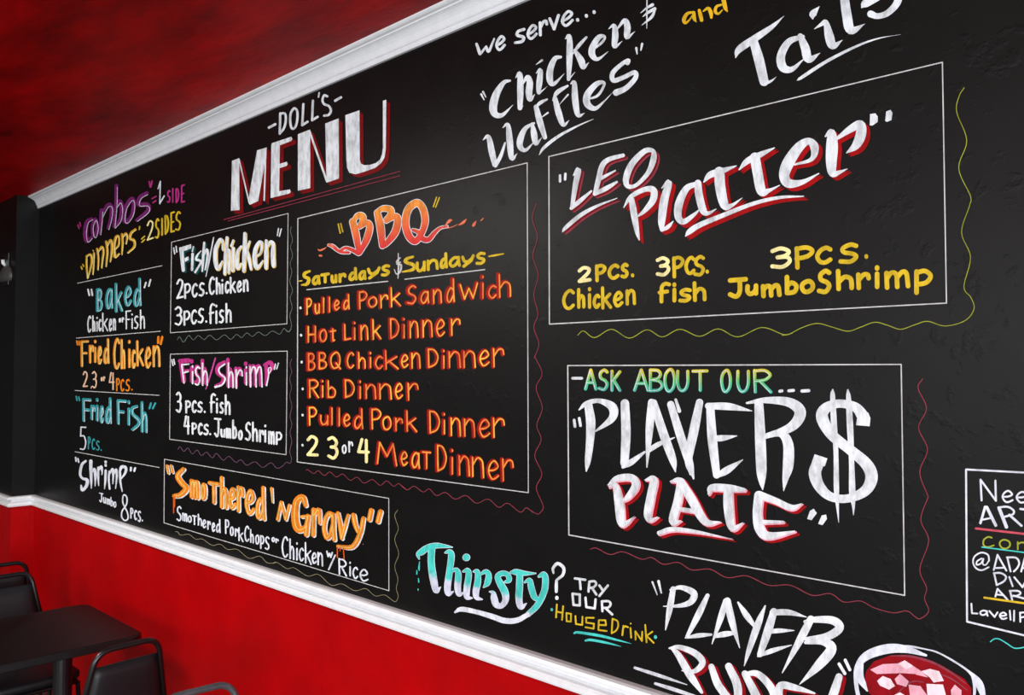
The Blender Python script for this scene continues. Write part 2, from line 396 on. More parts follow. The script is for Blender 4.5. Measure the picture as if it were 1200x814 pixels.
def ribbon(P, W):
    n = len(P); out = []; L = []; R = []
    for i in range(n):
        a, b = P[max(i - 1, 0)], P[min(i + 1, n - 1)]
        tx, ty = b[0] - a[0], b[1] - a[1]; d = math.hypot(tx, ty) or 1.0
        nx, ny = -ty / d, tx / d; h = W[i] / 2
        L.append((P[i][0] + nx * h, P[i][1] + ny * h)); R.append((P[i][0] - nx * h, P[i][1] - ny * h))
    for i in range(n - 1): out.append([L[i], L[i + 1], R[i + 1], R[i]])
    for i, sgn in ((0, -1), (n - 1, 1)):
        j = 1 if i == 0 else n - 2
        ang = math.atan2(P[i][1] - P[j][1], P[i][0] - P[j][0]); h = W[i] / 2
        if h < .12: continue
        out.append([(P[i][0] + h * math.cos(ang + math.pi * (k / 8 - .5)), P[i][1] + h * math.sin(ang + math.pi * (k / 8 - .5))) for k in range(9)])
    return out

def lay(name, ink, key, root, parent=None, layer=0, dx=0, dy=0, add=0.0, setw=None, fn=None, label=None):
    """paint the strokes on the wall as one thin coat; root = the painted block, parent = the part below it"""
    V, F, Cc = [], [], []
    ox, oy, oz = root.location
    COATS[root.name] = COATS.get(root.name, 0) + 1                       # later coats lie a hair above earlier ones
    y = WALL_Y - .0006 - layer * .0004 - COATS[root.name] * 1.5e-5 - oy
    v2, f2 = [], []
    for poly in ink.polys(dx, dy, add, setw):
        if sum(a[0] * c_[1] - c_[0] * a[1] for a, c_ in zip(poly, poly[1:] + poly[:1])) < 0: poly = poly[::-1]
        f2.append(list(range(len(v2), len(v2) + len(poly)))); v2 += [Vector(q) for q in poly]
    rv, _e, rf, _ov, _oe, _of = delaunay_2d_cdt(v2, [], f2, 0, 1e-4)     # one clean outline: overlapping strokes are merged
    xy = np.array([tuple(q) for q in rv])
    cen = np.array([xy[list(f)].mean(axis=0) for f in rf]); order = np.argsort(cen[:, 0]); cs = cen[order]
    keep = np.zeros(len(rf), bool)
    for f in f2:                                                          # a triangle belongs to the paint where any stroke covers it
        q = np.array([tuple(v2[i]) for i in f]); i0, i1 = np.searchsorted(cs[:, 0], (q[:, 0].min(), q[:, 0].max()))
        if i1 <= i0: continue
        c_ = cs[i0:i1]; ins = np.zeros(i1 - i0, bool)
        for A_, B_ in zip(q, np.roll(q, -1, axis=0)):
            if A_[1] == B_[1]: continue
            ins ^= ((A_[1] > c_[:, 1]) != (B_[1] > c_[:, 1])) & (c_[:, 0] < (B_[0] - A_[0]) * (c_[:, 1] - A_[1]) / (B_[1] - A_[1]) + A_[0])
        keep[order[i0:i1][ins]] = True
    used = {}
    for face, ok in zip(rf, keep):
        if not ok: continue
        ids = []
        for i in face:
            if i not in used:
                used[i] = len(V); px, py = rv[i]; x, z = on_wall(px, py)
                V.append((x - ox, y, z - oz))
                if fn: Cc.append(lin(fn(px, py)))
            ids.append(used[i])
        p0, p1, p2 = (V[i] for i in ids[:3])
        if (p1[0] - p0[0]) * (p2[2] - p0[2]) - (p2[0] - p0[0]) * (p1[2] - p0[2]) < 0: ids.reverse()
        F.append(ids)
    out = []
    for faces in groups(V, F):                                            # words that stand apart become parts of their own
        use = sorted({i for f in faces for i in f}); new = {o_: n_ for n_, o_ in enumerate(use)}
        me = bpy.data.meshes.new(name); me.from_pydata([V[i] for i in use], [], [[new[i] for i in f] for f in faces]); me.update()
        if fn:
            at = me.color_attributes.new('pigment', 'FLOAT_COLOR', 'POINT')
            for i in use: at.data[new[i]].color = Cc[i]
        xs = [V[i][0] for i in use]; zs = [V[i][2] for i in use]; box = (min(xs), max(xs), min(zs), max(zs))
        par = root
        if parent:                                                        # the word below this coat
            def off(b_): return max(0, b_[0] - box[1], box[0] - b_[1]) + max(0, b_[2] - box[3], box[2] - b_[3]) + .01 * abs(b_[0] + b_[1] - box[0] - box[1])
            par = min(parent, key=lambda pb: off(pb[1]))[0]
        o = link(name, me, par, [paint('blend' if fn else key)])
        if label: o['label'] = label
        out.append((o, box))
    return out
def groups(V, F):
    root_ = list(range(len(V)))
    def find(i):
        while root_[i] != i: root_[i] = root_[root_[i]]; i = root_[i]
        return i
    for f in F:
        for i in f[1:]: root_[find(i)] = find(f[0])
    isl = {}
    for i in range(len(V)): isl.setdefault(find(i), []).append(i)
    keys = list(isl); P = np.array([(p[0], p[2]) for p in V])
    lo = np.array([P[isl[k]].min(axis=0) for k in keys]); hi = np.array([P[isl[k]].max(axis=0) for k in keys])
    size = (hi - lo).max(axis=1); gap = np.maximum(0, np.maximum(lo[:, None] - hi[None], lo[None] - hi[:, None]))
    near = np.sqrt((gap ** 2).sum(axis=2)) <= np.maximum(.02, .5 * np.maximum(size[:, None], size[None]))
    lab = np.arange(len(keys))
    while True:
        nl = np.array([lab[near[i]].min() for i in range(len(keys))])
        if (nl == lab).all(): break
        lab = nl
    which = {k: l_ for k, l_ in zip(keys, lab)}; out = {}
    for f in F: out.setdefault(which[find(f[0])], []).append(f)
    return list(out.values())
def block(name, px, py, label, cat='painted sign'):
    x, z = on_wall(px, py)
    return empty(name, (x, WALL_Y, z), label, cat)
def mixc(a, b, t):
    t = min(1, max(0, t)); return tuple(p + (q - p) * t for p, q in zip(a, b))
def frame(root, pts, w=1.1, key='line', layer=0):
    k = Ink(); k.l(w, *(pts + pts[:1])); return lay('frame_line', k, key, root, layer=layer)

# ---- left column -----------------------------------------------------------
b = block('painted_sign', 92, 285, 'purple combos lettering with pink side count at the far upper left of the wall')
k = Ink(80, 200, 7.4)
k.c((205, 412, 14), (165, 445, 34), (150, 540, 38), (165, 608, 36), (202, 575, 14))
k.c((232, 420, 22), (210, 480, 24), (215, 550, 24), (235, 568, 22), (252, 500, 22), (246, 440, 22), (232, 420, 22))
k.c((292, 345, 34), (285, 450, 28), (275, 545, 14)); k.c((288, 400, 18), (340, 305, 32), (375, 310, 30), (372, 400, 26), (345, 500, 14))
k.c((418, 130, 26), (415, 300, 26), (398, 480, 24)); k.c((415, 310, 18), (448, 268, 38), (465, 330, 34), (450, 425, 26), (400, 488, 16))
k.c((550, 245, 34), (500, 320, 32), (486, 420, 32), (510, 442, 30), (555, 380, 28), (570, 290, 32), (550, 245, 34))
k.c((682, 195, 30), (625, 232, 34), (612, 292, 34), (688, 296, 34), (690, 350, 34), (592, 428, 18))
h = lay('heading', k, 'purple', b, layer=0, add=.35)
lay('highlight', k, 'lavender', b, h, 2, dx=1.3, dy=1.6, setw=.65, label='thin white highlight strokes')
q = Ink(80, 200, 7.4); q.l(12, (85, 470), (95, 500)); q.l(12, (102, 450), (108, 480)); q.l(14, (703, 95), (712, 140)); q.l(14, (727, 90), (716, 140))
q.l(12, (728, 242), (762, 222)); q.l(12, (735, 277), (760, 260))
q.w('S855,890,165,282 I900,914,150,278 D930,965,145,282 E978,1014,118,278', 13)
lay('item_line', q, 'magenta', b, layer=0)
q = Ink(80, 200, 7.4); q.l(11, (780, 155), (800, 92), (795, 285), (833, 218)); lay('item_line', q, 'lavender', b, label='white figure 1')

b = block('painted_sign', 92, 325, 'yellow dinners lettering with two sides count, above a thin line at the far left')
k = Ink(85, 245, 9.044)
k.c((150, 495, 18), (150, 600, 22), (158, 730, 12)); k.c((145, 500, 16), (190, 480, 24), (205, 540, 24), (190, 630, 20), (160, 725, 10))
k.dot(12, (218, 437)); k.c((228, 465, 22), (225, 580, 20), (214, 690, 10))
k.c((262, 420, 24), (275, 520, 22), (268, 640, 12)); k.c((272, 450, 16), (312, 400, 26), (328, 450, 26), (318, 540, 22), (308, 620, 12))
k.c((358, 345, 26), (370, 450, 26), (355, 605, 14)); k.c((368, 385, 16), (405, 328, 28), (418, 380, 26), (412, 480, 22), (398, 555, 12))
k.c((448, 425, 14), (490, 375, 18), (490, 290, 22), (460, 300, 28), (442, 400, 34), (452, 505, 34), (495, 470, 12))
k.c((525, 265, 24), (532, 360, 24), (522, 478, 14)); k.c((530, 300, 16), (565, 258, 26), (580, 300, 22), (568, 365, 14))
k.c((668, 215, 26), (622, 255, 30), (612, 310, 32), (655, 335, 30), (655, 400, 26), (585, 462, 14))
h = lay('heading', k, 'gold', b)
lay('highlight', k, 'cream', b, h, 1, dx=.7, dy=.6, setw=.9, label='thin cream highlight strokes')
q = Ink(85, 245, 9.044); q.l(14, (92, 610), (103, 635)); q.l(14, (110, 585), (120, 605)); q.l(14, (712, 185), (708, 215)); q.l(14, (733, 315), (765, 287)); q.l(14, (735, 350), (766, 322))
q.at(150, 200, 9.05).w('S285,338,500,725 I350,376,498,690 D388,438,462,678 E450,500,432,655 S500,566,425,642', 18)
lay('item_line', q, 'yellow', b)
q = Ink(150, 200, 9.05).w('2200,276,520,738', 16); lay('item_line', q, 'cream', b, label='cream figure 2')
q = Ink(); q.l(.75, (91, 331.7), (190, 311.2)); lay('divider_line', q, 'line', b)

b = block('painted_sign', 92, 390, 'teal word Baked over white small lettering, between two thin lines at left')
k = Ink(80, 310, 7.4).w('B240,302,200,410 a320,392,200,390 k402,478,150,415 e482,556,178,362 d562,638,112,368', 25)
h = lay('heading', k, 'teal', b); lay('highlight', k, 'lavender', b, h, 1, dx=1.0, dy=.6, setw=.55, label='thin pale highlight strokes')
q = Ink(80, 310, 7.4); q.l(15, (172, 215), (184, 265)); q.l(15, (202, 215), (210, 265)); q.l(14, (675, 155), (662, 198)); q.l(14, (715, 130), (700, 185))
q.w('C165,202,440,590 h208,238,438,582 i244,258,450,580 c262,290,470,578 k294,348,412,582 e352,382,465,578 n386,416,465,572 o438,460,462,502 r464,486,455,500 F497,548,395,560 i545,565,420,558 s570,612,440,558 h622,668,385,558', 12)
lay('item_line', q, 'white', b)
q = Ink(80, 310, 7.4); q.l(5.5, (70, 636), (798, 577)); lay('divider_line', q, 'line', b)

b = block('painted_sign', 92, 455, 'orange words Fried Chicken over piece counts, third block of the left column')
k = Ink(80, 390, 7.4).w('F106,182,62,295 r178,228,100,265 i220,248,55,260 e250,296,108,272 d302,360,45,270 C388,452,40,318 h452,498,50,315 i500,560,55,305 c545,588,140,308 k588,660,60,292 e662,722,115,305 n730,802,105,298', 22)
h = lay('heading', k, 'orange', b); lay('highlight', k, 'palegold', b, h, 1, dx=.7, dy=.5, setw=1.3, label='pale gold highlight strokes')
q = Ink(80, 390, 7.4); q.l(14, (75, 70), (82, 102)); q.l(14, (95, 72), (99, 102)); q.l(20, (783, 35), (780, 85)); q.l(20, (816, 35), (803, 95)); q.w('P415,450,390,505 C452,488,398,508 S496,538,398,508', 12); q.dot(12, (553, 492))
lay('item_line', q, 'orange', b, label='orange quote marks and pcs')
q = Ink(80, 390, 7.4).w('2125,172,330,470 3205,250,330,480 o282,300,382,418 r302,322,376,418 4352,404,338,496', 12); q.l(7, (203, 462), (199, 480))
lay('item_line', q, 'peach', b, label='pale piece counts')
q = Ink(80, 390, 7.4); q.l(5.5, (60, 498), (790, 540)); lay('divider_line', q, 'line', b)

b = block('painted_sign', 92, 525, 'teal words Fried Fish over a five piece count, fourth block of the left column')
k = Ink(85, 445, 9.0435).w('F102,205,192,448 r190,248,262,428 i246,278,185,438 e284,336,265,456 d342,420,180,466 F468,575,205,478 i578,616,208,482 h722,800,225,560', 30)
k.c((685, 275, 24), (635, 300, 34), (640, 360, 36), (700, 420, 40), (700, 470, 34), (635, 525, 26)); k.l(24, (118, 205), (190, 207)); k.l(26, (490, 220), (565, 222))
h = lay('heading', k, 'teal', b); lay('highlight', k, 'lavender', b, h, 1, dx=.9, dy=1.5, setw=.6, label='thin pale highlight strokes')
q = Ink(85, 445, 9.0435); q.l(16, (40, 175), (48, 215)); q.l(16, (68, 182), (76, 218)); q.l(20, (832, 248), (816, 302)); q.l(20, (878, 248), (852, 302)); q.w('P162,194,598,738 C202,242,618,742 S248,290,638,752', 13); q.dot(13, (305, 742))
lay('item_line', q, 'teal', b)
q = Ink(85, 445, 9.0435).w('575,148,488,748', 14); lay('item_line', q, 'lavender', b, label='white figure 5')
q = Ink(80, 500, 7.4); q.l(5.5, (60, 215), (790, 352)); lay('divider_line', q, 'line', b)

b = block('painted_sign', 92, 605, 'white word Shrimp with jumbo 8 pcs, just above the white rail at far left')
k = Ink(85, 530, 9.04)
k.c((140, 90, 24), (100, 130, 28), (82, 230, 28), (110, 275, 26), (155, 290, 34), (150, 350, 34), (105, 398, 30), (92, 350, 18))
k.c((195, 90, 34), (195, 180, 34), (200, 290, 26), (200, 380, 10)); k.c((200, 220, 18), (232, 175, 28), (243, 250, 28), (240, 355, 10))
k.c((275, 160, 26), (272, 240, 26), (278, 350, 10)); k.c((275, 190, 18), (305, 150, 30), (315, 200, 18), (312, 235, 10))
k.dot(26, (352, 100), (352, 135)); k.c((352, 190, 24), (350, 280, 26), (340, 385, 8))
k.c((392, 200, 20), (385, 290, 20), (395, 385, 20)); k.c((392, 230, 14), (425, 175, 26), (432, 240, 22), (428, 330, 12)); k.c((432, 240, 14), (462, 180, 26), (470, 250, 22), (458, 380, 10))
k.c((505, 215, 24), (508, 310, 22), (528, 412, 12)); k.c((500, 210, 18), (520, 155, 34), (565, 160, 30), (560, 215, 26), (510, 285, 14))
lay('heading', k, 'lavender', b)
q = Ink(85, 530, 9.04); q.l(17, (33, 52), (40, 92)); q.l(17, (58, 65), (67, 102)); q.l(22, (620, 162), (618, 190)); q.l(22, (664, 165), (655, 195))
q.w('J282,328,425,532 u324,356,470,540 m358,402,485,555 b402,434,470,572 o434,466,515,585', 12); q.w('8512,598,436,732', 15); q.w('P612,648,585,705 C652,688,605,718 S690,728,612,740', 14); q.dot(15, (742, 720))
lay('item_line', q, 'lavender', b)

# ---- menu heading ------------------------------------------------------------
b = block('painted_heading', 365, 250, 'big white word MENU with red shadow, topmost heading on the left half of the wall', 'painted heading')
k = Ink(260, 100, 5.0864)
k.p((62, 450), (105, 433), (107, 742), (56, 747)); k.l(8, (104, 440), (165, 700)); k.p((212, 387), (270, 370), (252, 500), (218, 690), (168, 712), (158, 690)); k.l(9, (264, 380), (254, 685))
k.p((297, 355), (348, 335), (343, 655), (292, 672)); k.p((297, 355), (300, 345), (416, 306), (422, 320), (415, 332), (346, 358)); k.p((346, 468), (390, 455), (394, 470), (388, 480), (346, 494)); k.p((292, 672), (335, 632), (408, 620), (412, 634), (405, 644))
k.p((455, 292), (528, 263), (529, 612), (455, 628)); k.l(12, (524, 272), (628, 572)); k.p((618, 228), (698, 197), (700, 555), (626, 580))
k.p((738, 178), (822, 149), (824, 440), (830, 465), (850, 476), (885, 474), (920, 463), (945, 442), (957, 410), (962, 370), (962, 92), (982, 86), (979, 380), (972, 430), (950, 465), (915, 492), (860, 512), (800, 530), (762, 521), (748, 490), (744, 440))
h = lay('heading', k, 'white', b, layer=2)
s1 = lay('drop_shadow', k, 'darkred', b, h, 0, dx=2.2, dy=1.9, label='dark red letters set behind')
lay('drop_shadow', k, 'darkred', b, h, 1, dx=4.4, dy=3.8, label='dark red letters set behind')
q = Ink(260, 100, 5.0864); W = 14
q.l(15, (283, 252), (320, 232)); q.l(W, (350, 168), (347, 288)); q.c((350, 168), (378, 170), (383, 210), (372, 255), (347, 288), w=W); q.c((432, 138), (412, 170), (410, 222), (420, 257), (440, 248), (452, 200), (450, 152), (432, 138), w=W)
q.l(W, (488, 112), (481, 238), (513, 217)); q.l(W, (545, 92), (540, 208), (573, 188)); q.l(10, (582, 45), (578, 70)); q.c((630, 66), (612, 60), (602, 88), (612, 112), (640, 124), (652, 150), (640, 175), (612, 181), w=W); q.l(15, (678, 92), (712, 72))
lay('subheading', q, 'white', b, layer=2)
q = Ink(260, 100, 5.0864); q.l(5.5, (15, 800), (1065, 513)); q.l(5, (40, 808), (1065, 539)); lay('underline', q, 'maroon', b, layer=3); lay('underline', q, 'rose', b, layer=4, setw=.6)

# ---- framed fish and chicken panel ---------------------------------------------
b = block('painted_sign', 201, 390, 'framed panel with white and yellow Fish/Chicken heading, below the MENU heading')
frame(b, [(201.2, 283.6), (337.8, 250), (336.4, 379.2), (199.8, 389.8)], 0.75)
k = Ink(195, 265, 13.573)
k.p((205, 342), (272, 326), (300, 710), (262, 730), (245, 700)); k.p((205, 342), (396, 284), (396, 352), (270, 400)); k.p((288, 508), (358, 478), (356, 536), (300, 566))
k.c((435, 325, 22), (416, 400, 24)); k.c((420, 440, 40), (410, 695, 36)); k.c((552, 395, 18), (500, 455, 30), (475, 525, 38), (535, 545, 38), (545, 590, 32), (460, 732, 32)); k.c((605, 262, 34), (590, 480, 44), (573, 715, 26)); k.c((600, 470, 20), (645, 368, 36), (662, 470, 42), (622, 690, 26))
h = lay('heading', k, 'white', b, layer=1); lay('drop_shadow', k, 'deepteal', b, h, 0, dx=2.0, dy=1.6, label='dark teal shadow')
k = Ink(245, 260, 11.633)
k.c((185, 375, 20), (185, 270, 34), (150, 240, 40), (95, 350, 50), (85, 480, 52), (100, 600, 52), (130, 630, 44), (182, 530, 14)); k.c((245, 210, 34), (225, 450, 44), (213, 705, 34)); k.c((235, 420, 20), (268, 375, 34), (277, 480, 42), (266, 690, 30))
k.c((332, 250, 26), (302, 325, 28)); k.c((330, 355, 38), (323, 655, 44)); k.c((440, 330, 24), (395, 400, 40), (380, 520, 46), (392, 630, 44), (440, 560, 14)); k.c((490, 155, 40), (485, 400, 54), (474, 662, 44))
k.c((555, 260, 18), (515, 380, 26)); k.c((505, 360, 38), (545, 500, 44), (572, 638, 30)); k.c((620, 480, 14), (700, 420, 24), (718, 290, 40), (680, 280, 40), (630, 380, 50), (622, 520, 56), (645, 620, 50), (692, 590, 34), (735, 520, 10))
k.c((780, 255, 38), (780, 440, 54), (776, 620, 46)); k.c((790, 345, 24), (838, 272, 40), (875, 300, 44), (872, 450, 60), (880, 590, 54))
h = lay('heading', k, 'white', b, layer=1); lay('outline', k, 'palegold', b, h, 0, add=.35, dx=.7, dy=.8, label='pale yellow edge')
q = Ink(195, 265, 13.573); q.l(20, (120, 345), (135, 440)); q.l(20, (158, 320), (168, 410)); q.c((755, 180, 18), (690, 520, 22), (632, 800, 12)); q.at(245, 260, 11.633).l(17, (950, 90), (935, 185)).l(17, (988, 95), (962, 195)); lay('heading', q, 'white', b, layer=1, label='white quote marks and slash')
q = Ink(190, 240, 5.0875).w('285,130,438,560 p132,174,465,560 c176,214,465,552 s218,256,460,546 C278,316,425,538 h320,352,428,534 i352,368,440,532 c373,402,452,528 k403,442,424,528 e444,478,450,522 n482,517,442,520', 11.5).dot(11, (266, 526)); lay('item_line', q, 'white', b)
q = Ink(190, 240, 5.0875).w('375,122,602,720 p128,170,628,720 c170,210,622,712 s213,252,612,706 f278,318,585,710 i316,333,592,710 s338,372,622,706 h378,417,582,704', 11.5).dot(11, (264, 695)); lay('item_line', q, 'white', b)
q = Ink(330, 240, 5.086); q.c((60, 130), (54, 155), (66, 210), (54, 250), (66, 300), (52, 350), (62, 400), (50, 455), (66, 510), (52, 555), (64, 610), (50, 660), (60, 715), (50, 752), (38, 752), (14, 735), w=2.96)
q.at(190, 380, 7.5).c((1135, 40), (1105, 66), (1072, 35), (1035, 85), (970, 58), (908, 98), (848, 68), (795, 105), (745, 75), (700, 115), (655, 88), (605, 130), (548, 92), (480, 135), (420, 95), (370, 133), (320, 98), (275, 135), (235, 98), (190, 155), (155, 108), (135, 135), w=4.45); lay('wavy_line', q, 'sage', b)

# ---- framed fish and shrimp panel ------------------------------------------------
b = block('painted_sign', 200, 514, 'framed panel with magenta Fish/Shrimp heading, left of the large BBQ panel')
frame(b, [(199.8, 414.8), (336.8, 411.2), (335.4, 532.5), (198.9, 514.4)], 0.8)
k = Ink(190, 395, 5.0875).w('i165,190,128,272 s188,228,162,282 h230,272,128,284 r430,480,175,304 i484,514,142,282 m515,598,160,294 h382,424,122,300', 21)
k.l(28, (112, 142), (130, 260)); k.l(26, (108, 142), (158, 138)); k.l(20, (130, 205), (155, 198)); k.c((372, 148, 20), (338, 170, 26), (332, 210, 26), (368, 240, 26), (355, 275, 22), (320, 290, 18)); k.c((620, 165, 24), (625, 220, 24), (618, 283, 12)); k.c((612, 165, 20), (645, 150, 24), (655, 180, 24), (622, 230, 14))
h = lay('heading', k, 'magenta', b)
k2 = Ink(190, 395, 5.0875).w('i172,194,165,280 s194,232,172,288 h238,276,150,290 r438,484,190,308 i490,518,170,288 m522,602,172,300 h392,430,150,304', 9)
k2.l(9, (160, 160), (118, 164), (132, 272)); k2.l(9, (130, 212), (156, 204)); k2.c((375, 160, 9), (342, 185, 9), (345, 215, 9), (376, 245, 10), (360, 282, 10), (318, 297, 12)); k2.c((634, 190), (636, 225), (624, 288), w=8); k2.c((634, 185), (648, 180), (650, 198), (634, 226), w=5)
lay('highlight', k2, 'white', b, h, 1, label='white brush highlights')
q = Ink(190, 395, 5.0875); q.c((318, 125, 8), (290, 220, 9), (262, 308, 6)); lay('heading', q, 'orchid', b, label='thin pink slash')
q = Ink(190, 395, 5.0875).l(8, (58, 135), (66, 168)).l(8, (70, 132), (76, 160)).l(8, (676, 160), (670, 190)).l(8, (694, 155), (684, 188)).w('382,118,324,450 P138,174,376,456 C176,208,374,452 S210,244,380,452 f283,322,332,452 i320,336,360,454 s342,370,384,456 h374,410,340,464', 11.5).dot(11, (255, 444)); lay('item_line', q, 'white', b)
q = Ink(190, 395, 5.0875).w('4128,168,465,580 P176,210,508,582 C213,244,508,584 S246,280,514,586 J310,355,480,598 u348,378,545,598 m380,414,540,604 b418,448,490,606 o453,482,552,614 S494,532,502,620 h536,574,503,624 r578,610,550,628 i606,626,518,628 m632,674,558,640 p678,718,562,644', 11.5).dot(11, (287, 577)); lay('item_line', q, 'white', b)
q = Ink(190, 395, 5.0875).c((772, 130), (764, 165), (774, 205), (762, 245), (772, 300), (762, 350), (774, 410), (764, 470), (774, 520), (764, 570), (774, 620), (762, 680), (772, 720), (765, 750), (742, 745), (718, 768), (685, 780), (650, 748), (600, 775), (555, 742), (505, 762), (470, 730), (440, 745), (400, 710), (365, 732), (325, 692), (300, 718), (265, 685), (235, 705), (210, 672), (180, 695), (155, 660), (130, 680), (108, 652), (95, 668), w=2.96); lay('wavy_line', q, 'mauve', b)

# ---- smothered panel ----------------------------------------------------------------
b = block('painted_sign', 192.5, 612, 'framed panel with dripping orange Smothered n Gravy heading, just above the white rail')
frame(b, [(192.8, 537.8), (455.8, 583.7), (455.9, 691.8), (192.3, 612.3)], 0.8)
k = Ink(180, 530, 6.26).w('m264,338,195,345 o342,392,220,352 T398,488,208,382 h486,548,172,416 e545,612,250,418 r608,668,242,444 e668,748,262,460 d745,824,236,498', 27)
k.c((218, 122, 30), (178, 170, 38), (205, 220, 42), (240, 262, 42), (200, 308, 38), (152, 318, 28)); k.l(18, (98, 95), (108, 150)); k.l(18, (128, 95), (140, 145)); k.c((865, 262, 20), (874, 365, 10))
k.at(320, 560, 5.427).l(20, (30, 262), (52, 152), (82, 262), (104, 172)); k.c((208, 172, 28), (188, 122, 38), (150, 150, 42), (140, 250, 48), (160, 322, 48), (208, 310, 32), (226, 245, 28)); k.l(20, (182, 245), (228, 240)); k.l(30, (222, 242), (212, 358)); k.l(28, (258, 200), (256, 360)); k.c((264, 235, 18), (292, 200, 28), (298, 285, 22))
k.w('a312,404,205,400', 28); k.c((413, 222, 24), (428, 300, 28), (438, 382, 24)); k.c((438, 382, 18), (460, 300, 24), (478, 235, 20)); k.c((512, 235, 30), (522, 290, 30), (540, 340, 22)); k.c((575, 255, 26), (555, 350, 30), (505, 435, 30), (412, 432, 18)); k.l(30, (625, 205), (614, 262)); k.l(30, (684, 212), (668, 275))
h = lay('heading', k, 'orange', b, layer=1)
lay('drop_shadow', k, 'white', b, h, 0, dx=1.3, dy=.9, label='white edge right of the letters'); lay('highlight', k, 'palegold', b, h, 2, dx=-.4, dy=.3, setw=1.0, label='tan streaks')
q = Ink(180, 530, 6.26).l(8, (150, 315), (150, 442)).l(6, (160, 320), (157, 400)); q.at(320, 560, 5.427).l(7, (412, 435), (412, 505)).l(7, (450, 445), (455, 515)).l(6, (428, 440), (430, 462)); q.dot(5, (575, 420)); lay('paint_drip', q, 'drip', b, layer=3, label='red orange paint drips')
q = Ink(180, 530, 6.26).w('S168,208,388,508 m210,250,442,508 o250,282,460,516 T283,318,458,534 h324,358,450,540 e358,388,488,556 r394,422,500,570 e426,454,510,582 d458,494,482,590 P524,558,490,602 o560,590,540,614 r596,624,556,620 k622,662,550,656 C666,704,532,656 h708,738,562,666 o746,778,600,676 p782,814,606,712 s816,854,612,716 o866,892,618,658 r894,920,630,668', 10.5)
q.at(320, 560, 5.427).w('C55,98,365,508 h104,138,384,520 i144,162,405,524 c164,198,438,530 k202,248,408,550 e246,280,468,546 n282,320,470,560 w338,382,462,508 R416,472,510,624 i480,502,528,626 c505,543,560,642 e550,608,572,660', 10).l(10, (396, 490), (355, 580)); lay('item_line', q, 'lavender', b)
q = Ink(180, 530, 6.26).c((162, 580), (178, 582), (200, 605), (260, 600), (310, 635), (360, 635), (430, 680), (490, 672), (545, 710), (615, 710), (700, 775), (780, 760), (830, 805), (876, 812), (900, 806), w=3.56)
q.at(320, 560, 5.427).c((0, 540), (25, 535), (90, 575), (135, 570), (220, 622), (290, 612), (370, 680), (440, 672), (520, 715), (590, 702), (650, 748), (710, 742), (760, 776), (782, 784), (797, 750), (785, 700), (795, 640), (775, 560), (800, 480), (775, 390), (797, 320), (775, 240), (793, 203), w=2.96); lay('wavy_line', q, 'sand', b)

# ---- BBQ panel -----------------------------------------------------------------------
b = block('painted_sign', 349, 541, 'large framed BBQ panel in the middle of the wall with red and yellow dinner lines')
frame(b, [(349.2, 256), (618, 190.8), (619.3, 577), (348.5, 541)], 1.05)
OR, RD, YL = (240, 152, 62), (206, 34, 52), (240, 190, 90)
k = Ink(340, 220, 6.787)
k.c((500, 270, 46), (525, 370, 48), (550, 505, 36)); k.c((490, 280, 14), (540, 222, 38), (580, 228, 42), (575, 270, 38), (545, 310, 20)); k.c((555, 315, 20), (610, 278, 38), (635, 312, 44), (610, 410, 46), (555, 520, 24))
k.c((545, 522, 28), (490, 492, 24), (440, 478, 18), (400, 505, 20)); k.c((470, 515, 14), (400, 508, 18), (340, 465, 22), (308, 455, 10))
k.c((695, 200, 44), (720, 310, 54), (735, 462, 38)); k.c((690, 190, 20), (740, 165, 38), (798, 172, 44), (800, 215, 44), (760, 250, 20)); k.c((765, 268, 22), (830, 228, 42), (858, 252, 48), (838, 350, 52), (770, 440, 38), (735, 468, 20))
k.at(480, 220, 6.787).c((45, 124, 50), (-8, 170, 50), (-32, 270, 50), (-8, 375, 50), (45, 425, 46), (95, 365, 40), (125, 270, 46), (112, 180, 48), (80, 128, 48), (45, 124, 50)); k.c((28, 335, 18), (75, 355, 28), (100, 400, 38), (150, 412, 34), (200, 358, 26), (245, 320, 16), (300, 308, 10))
def bbq(px, py):
    t = ((py - 438) / (px + 409) + .222) / .06                     # up the wall: amber, down: red
    return mixc(OR, RD, t)
h = lay('heading', k, None, b, layer=1, add=.35, fn=bbq, label='orange to red letters'); lay('outline', k, 'white', b, h, 0, add=1.1, label='white outline')
q = Ink(340, 220, 6.787); q.c((225, 490, 6), (240, 498, 14), (265, 488, 12), (290, 475, 6)); q.l(16, (238, 538), (252, 540)); q.c((300, 462, 10), (318, 448, 16), (345, 468, 18)); q.at(480, 220, 6.787).c((285, 300, 8), (322, 262, 24), (342, 258, 6)); q.c((300, 322, 7), (350, 308, 7), (385, 290, 4)); q.c((395, 296, 8), (430, 275, 22), (456, 248, 4)); q.c((510, 300, 20), (520, 285, 22), (532, 264, 6)); q.l(8, (570, 262), (588, 243))
lay('flame', q, None, b, layer=2, fn=lambda x, y: (226, 120, 86), label='salmon flame licks')
q = Ink(340, 220, 6.787).l(10, (384, 288), (400, 360)).l(10, (404, 284), (420, 350)); q.at(480, 220, 6.787).l(9, (216, 75), (190, 150)).l(9, (238, 78), (208, 155))
q.at(340, 220, 6.787).w('a172,245,692,776 T240,318,674,762 u322,378,686,762 r384,450,674,756 d462,538,630,742 a542,610,653,738 y612,722,626,728 s722,800,606,706', 24); q.c((158, 662, 16), (118, 680, 26), (115, 705, 26), (150, 725, 28), (135, 765, 26), (92, 772, 10)); q.l(9, (70, 742), (95, 738))
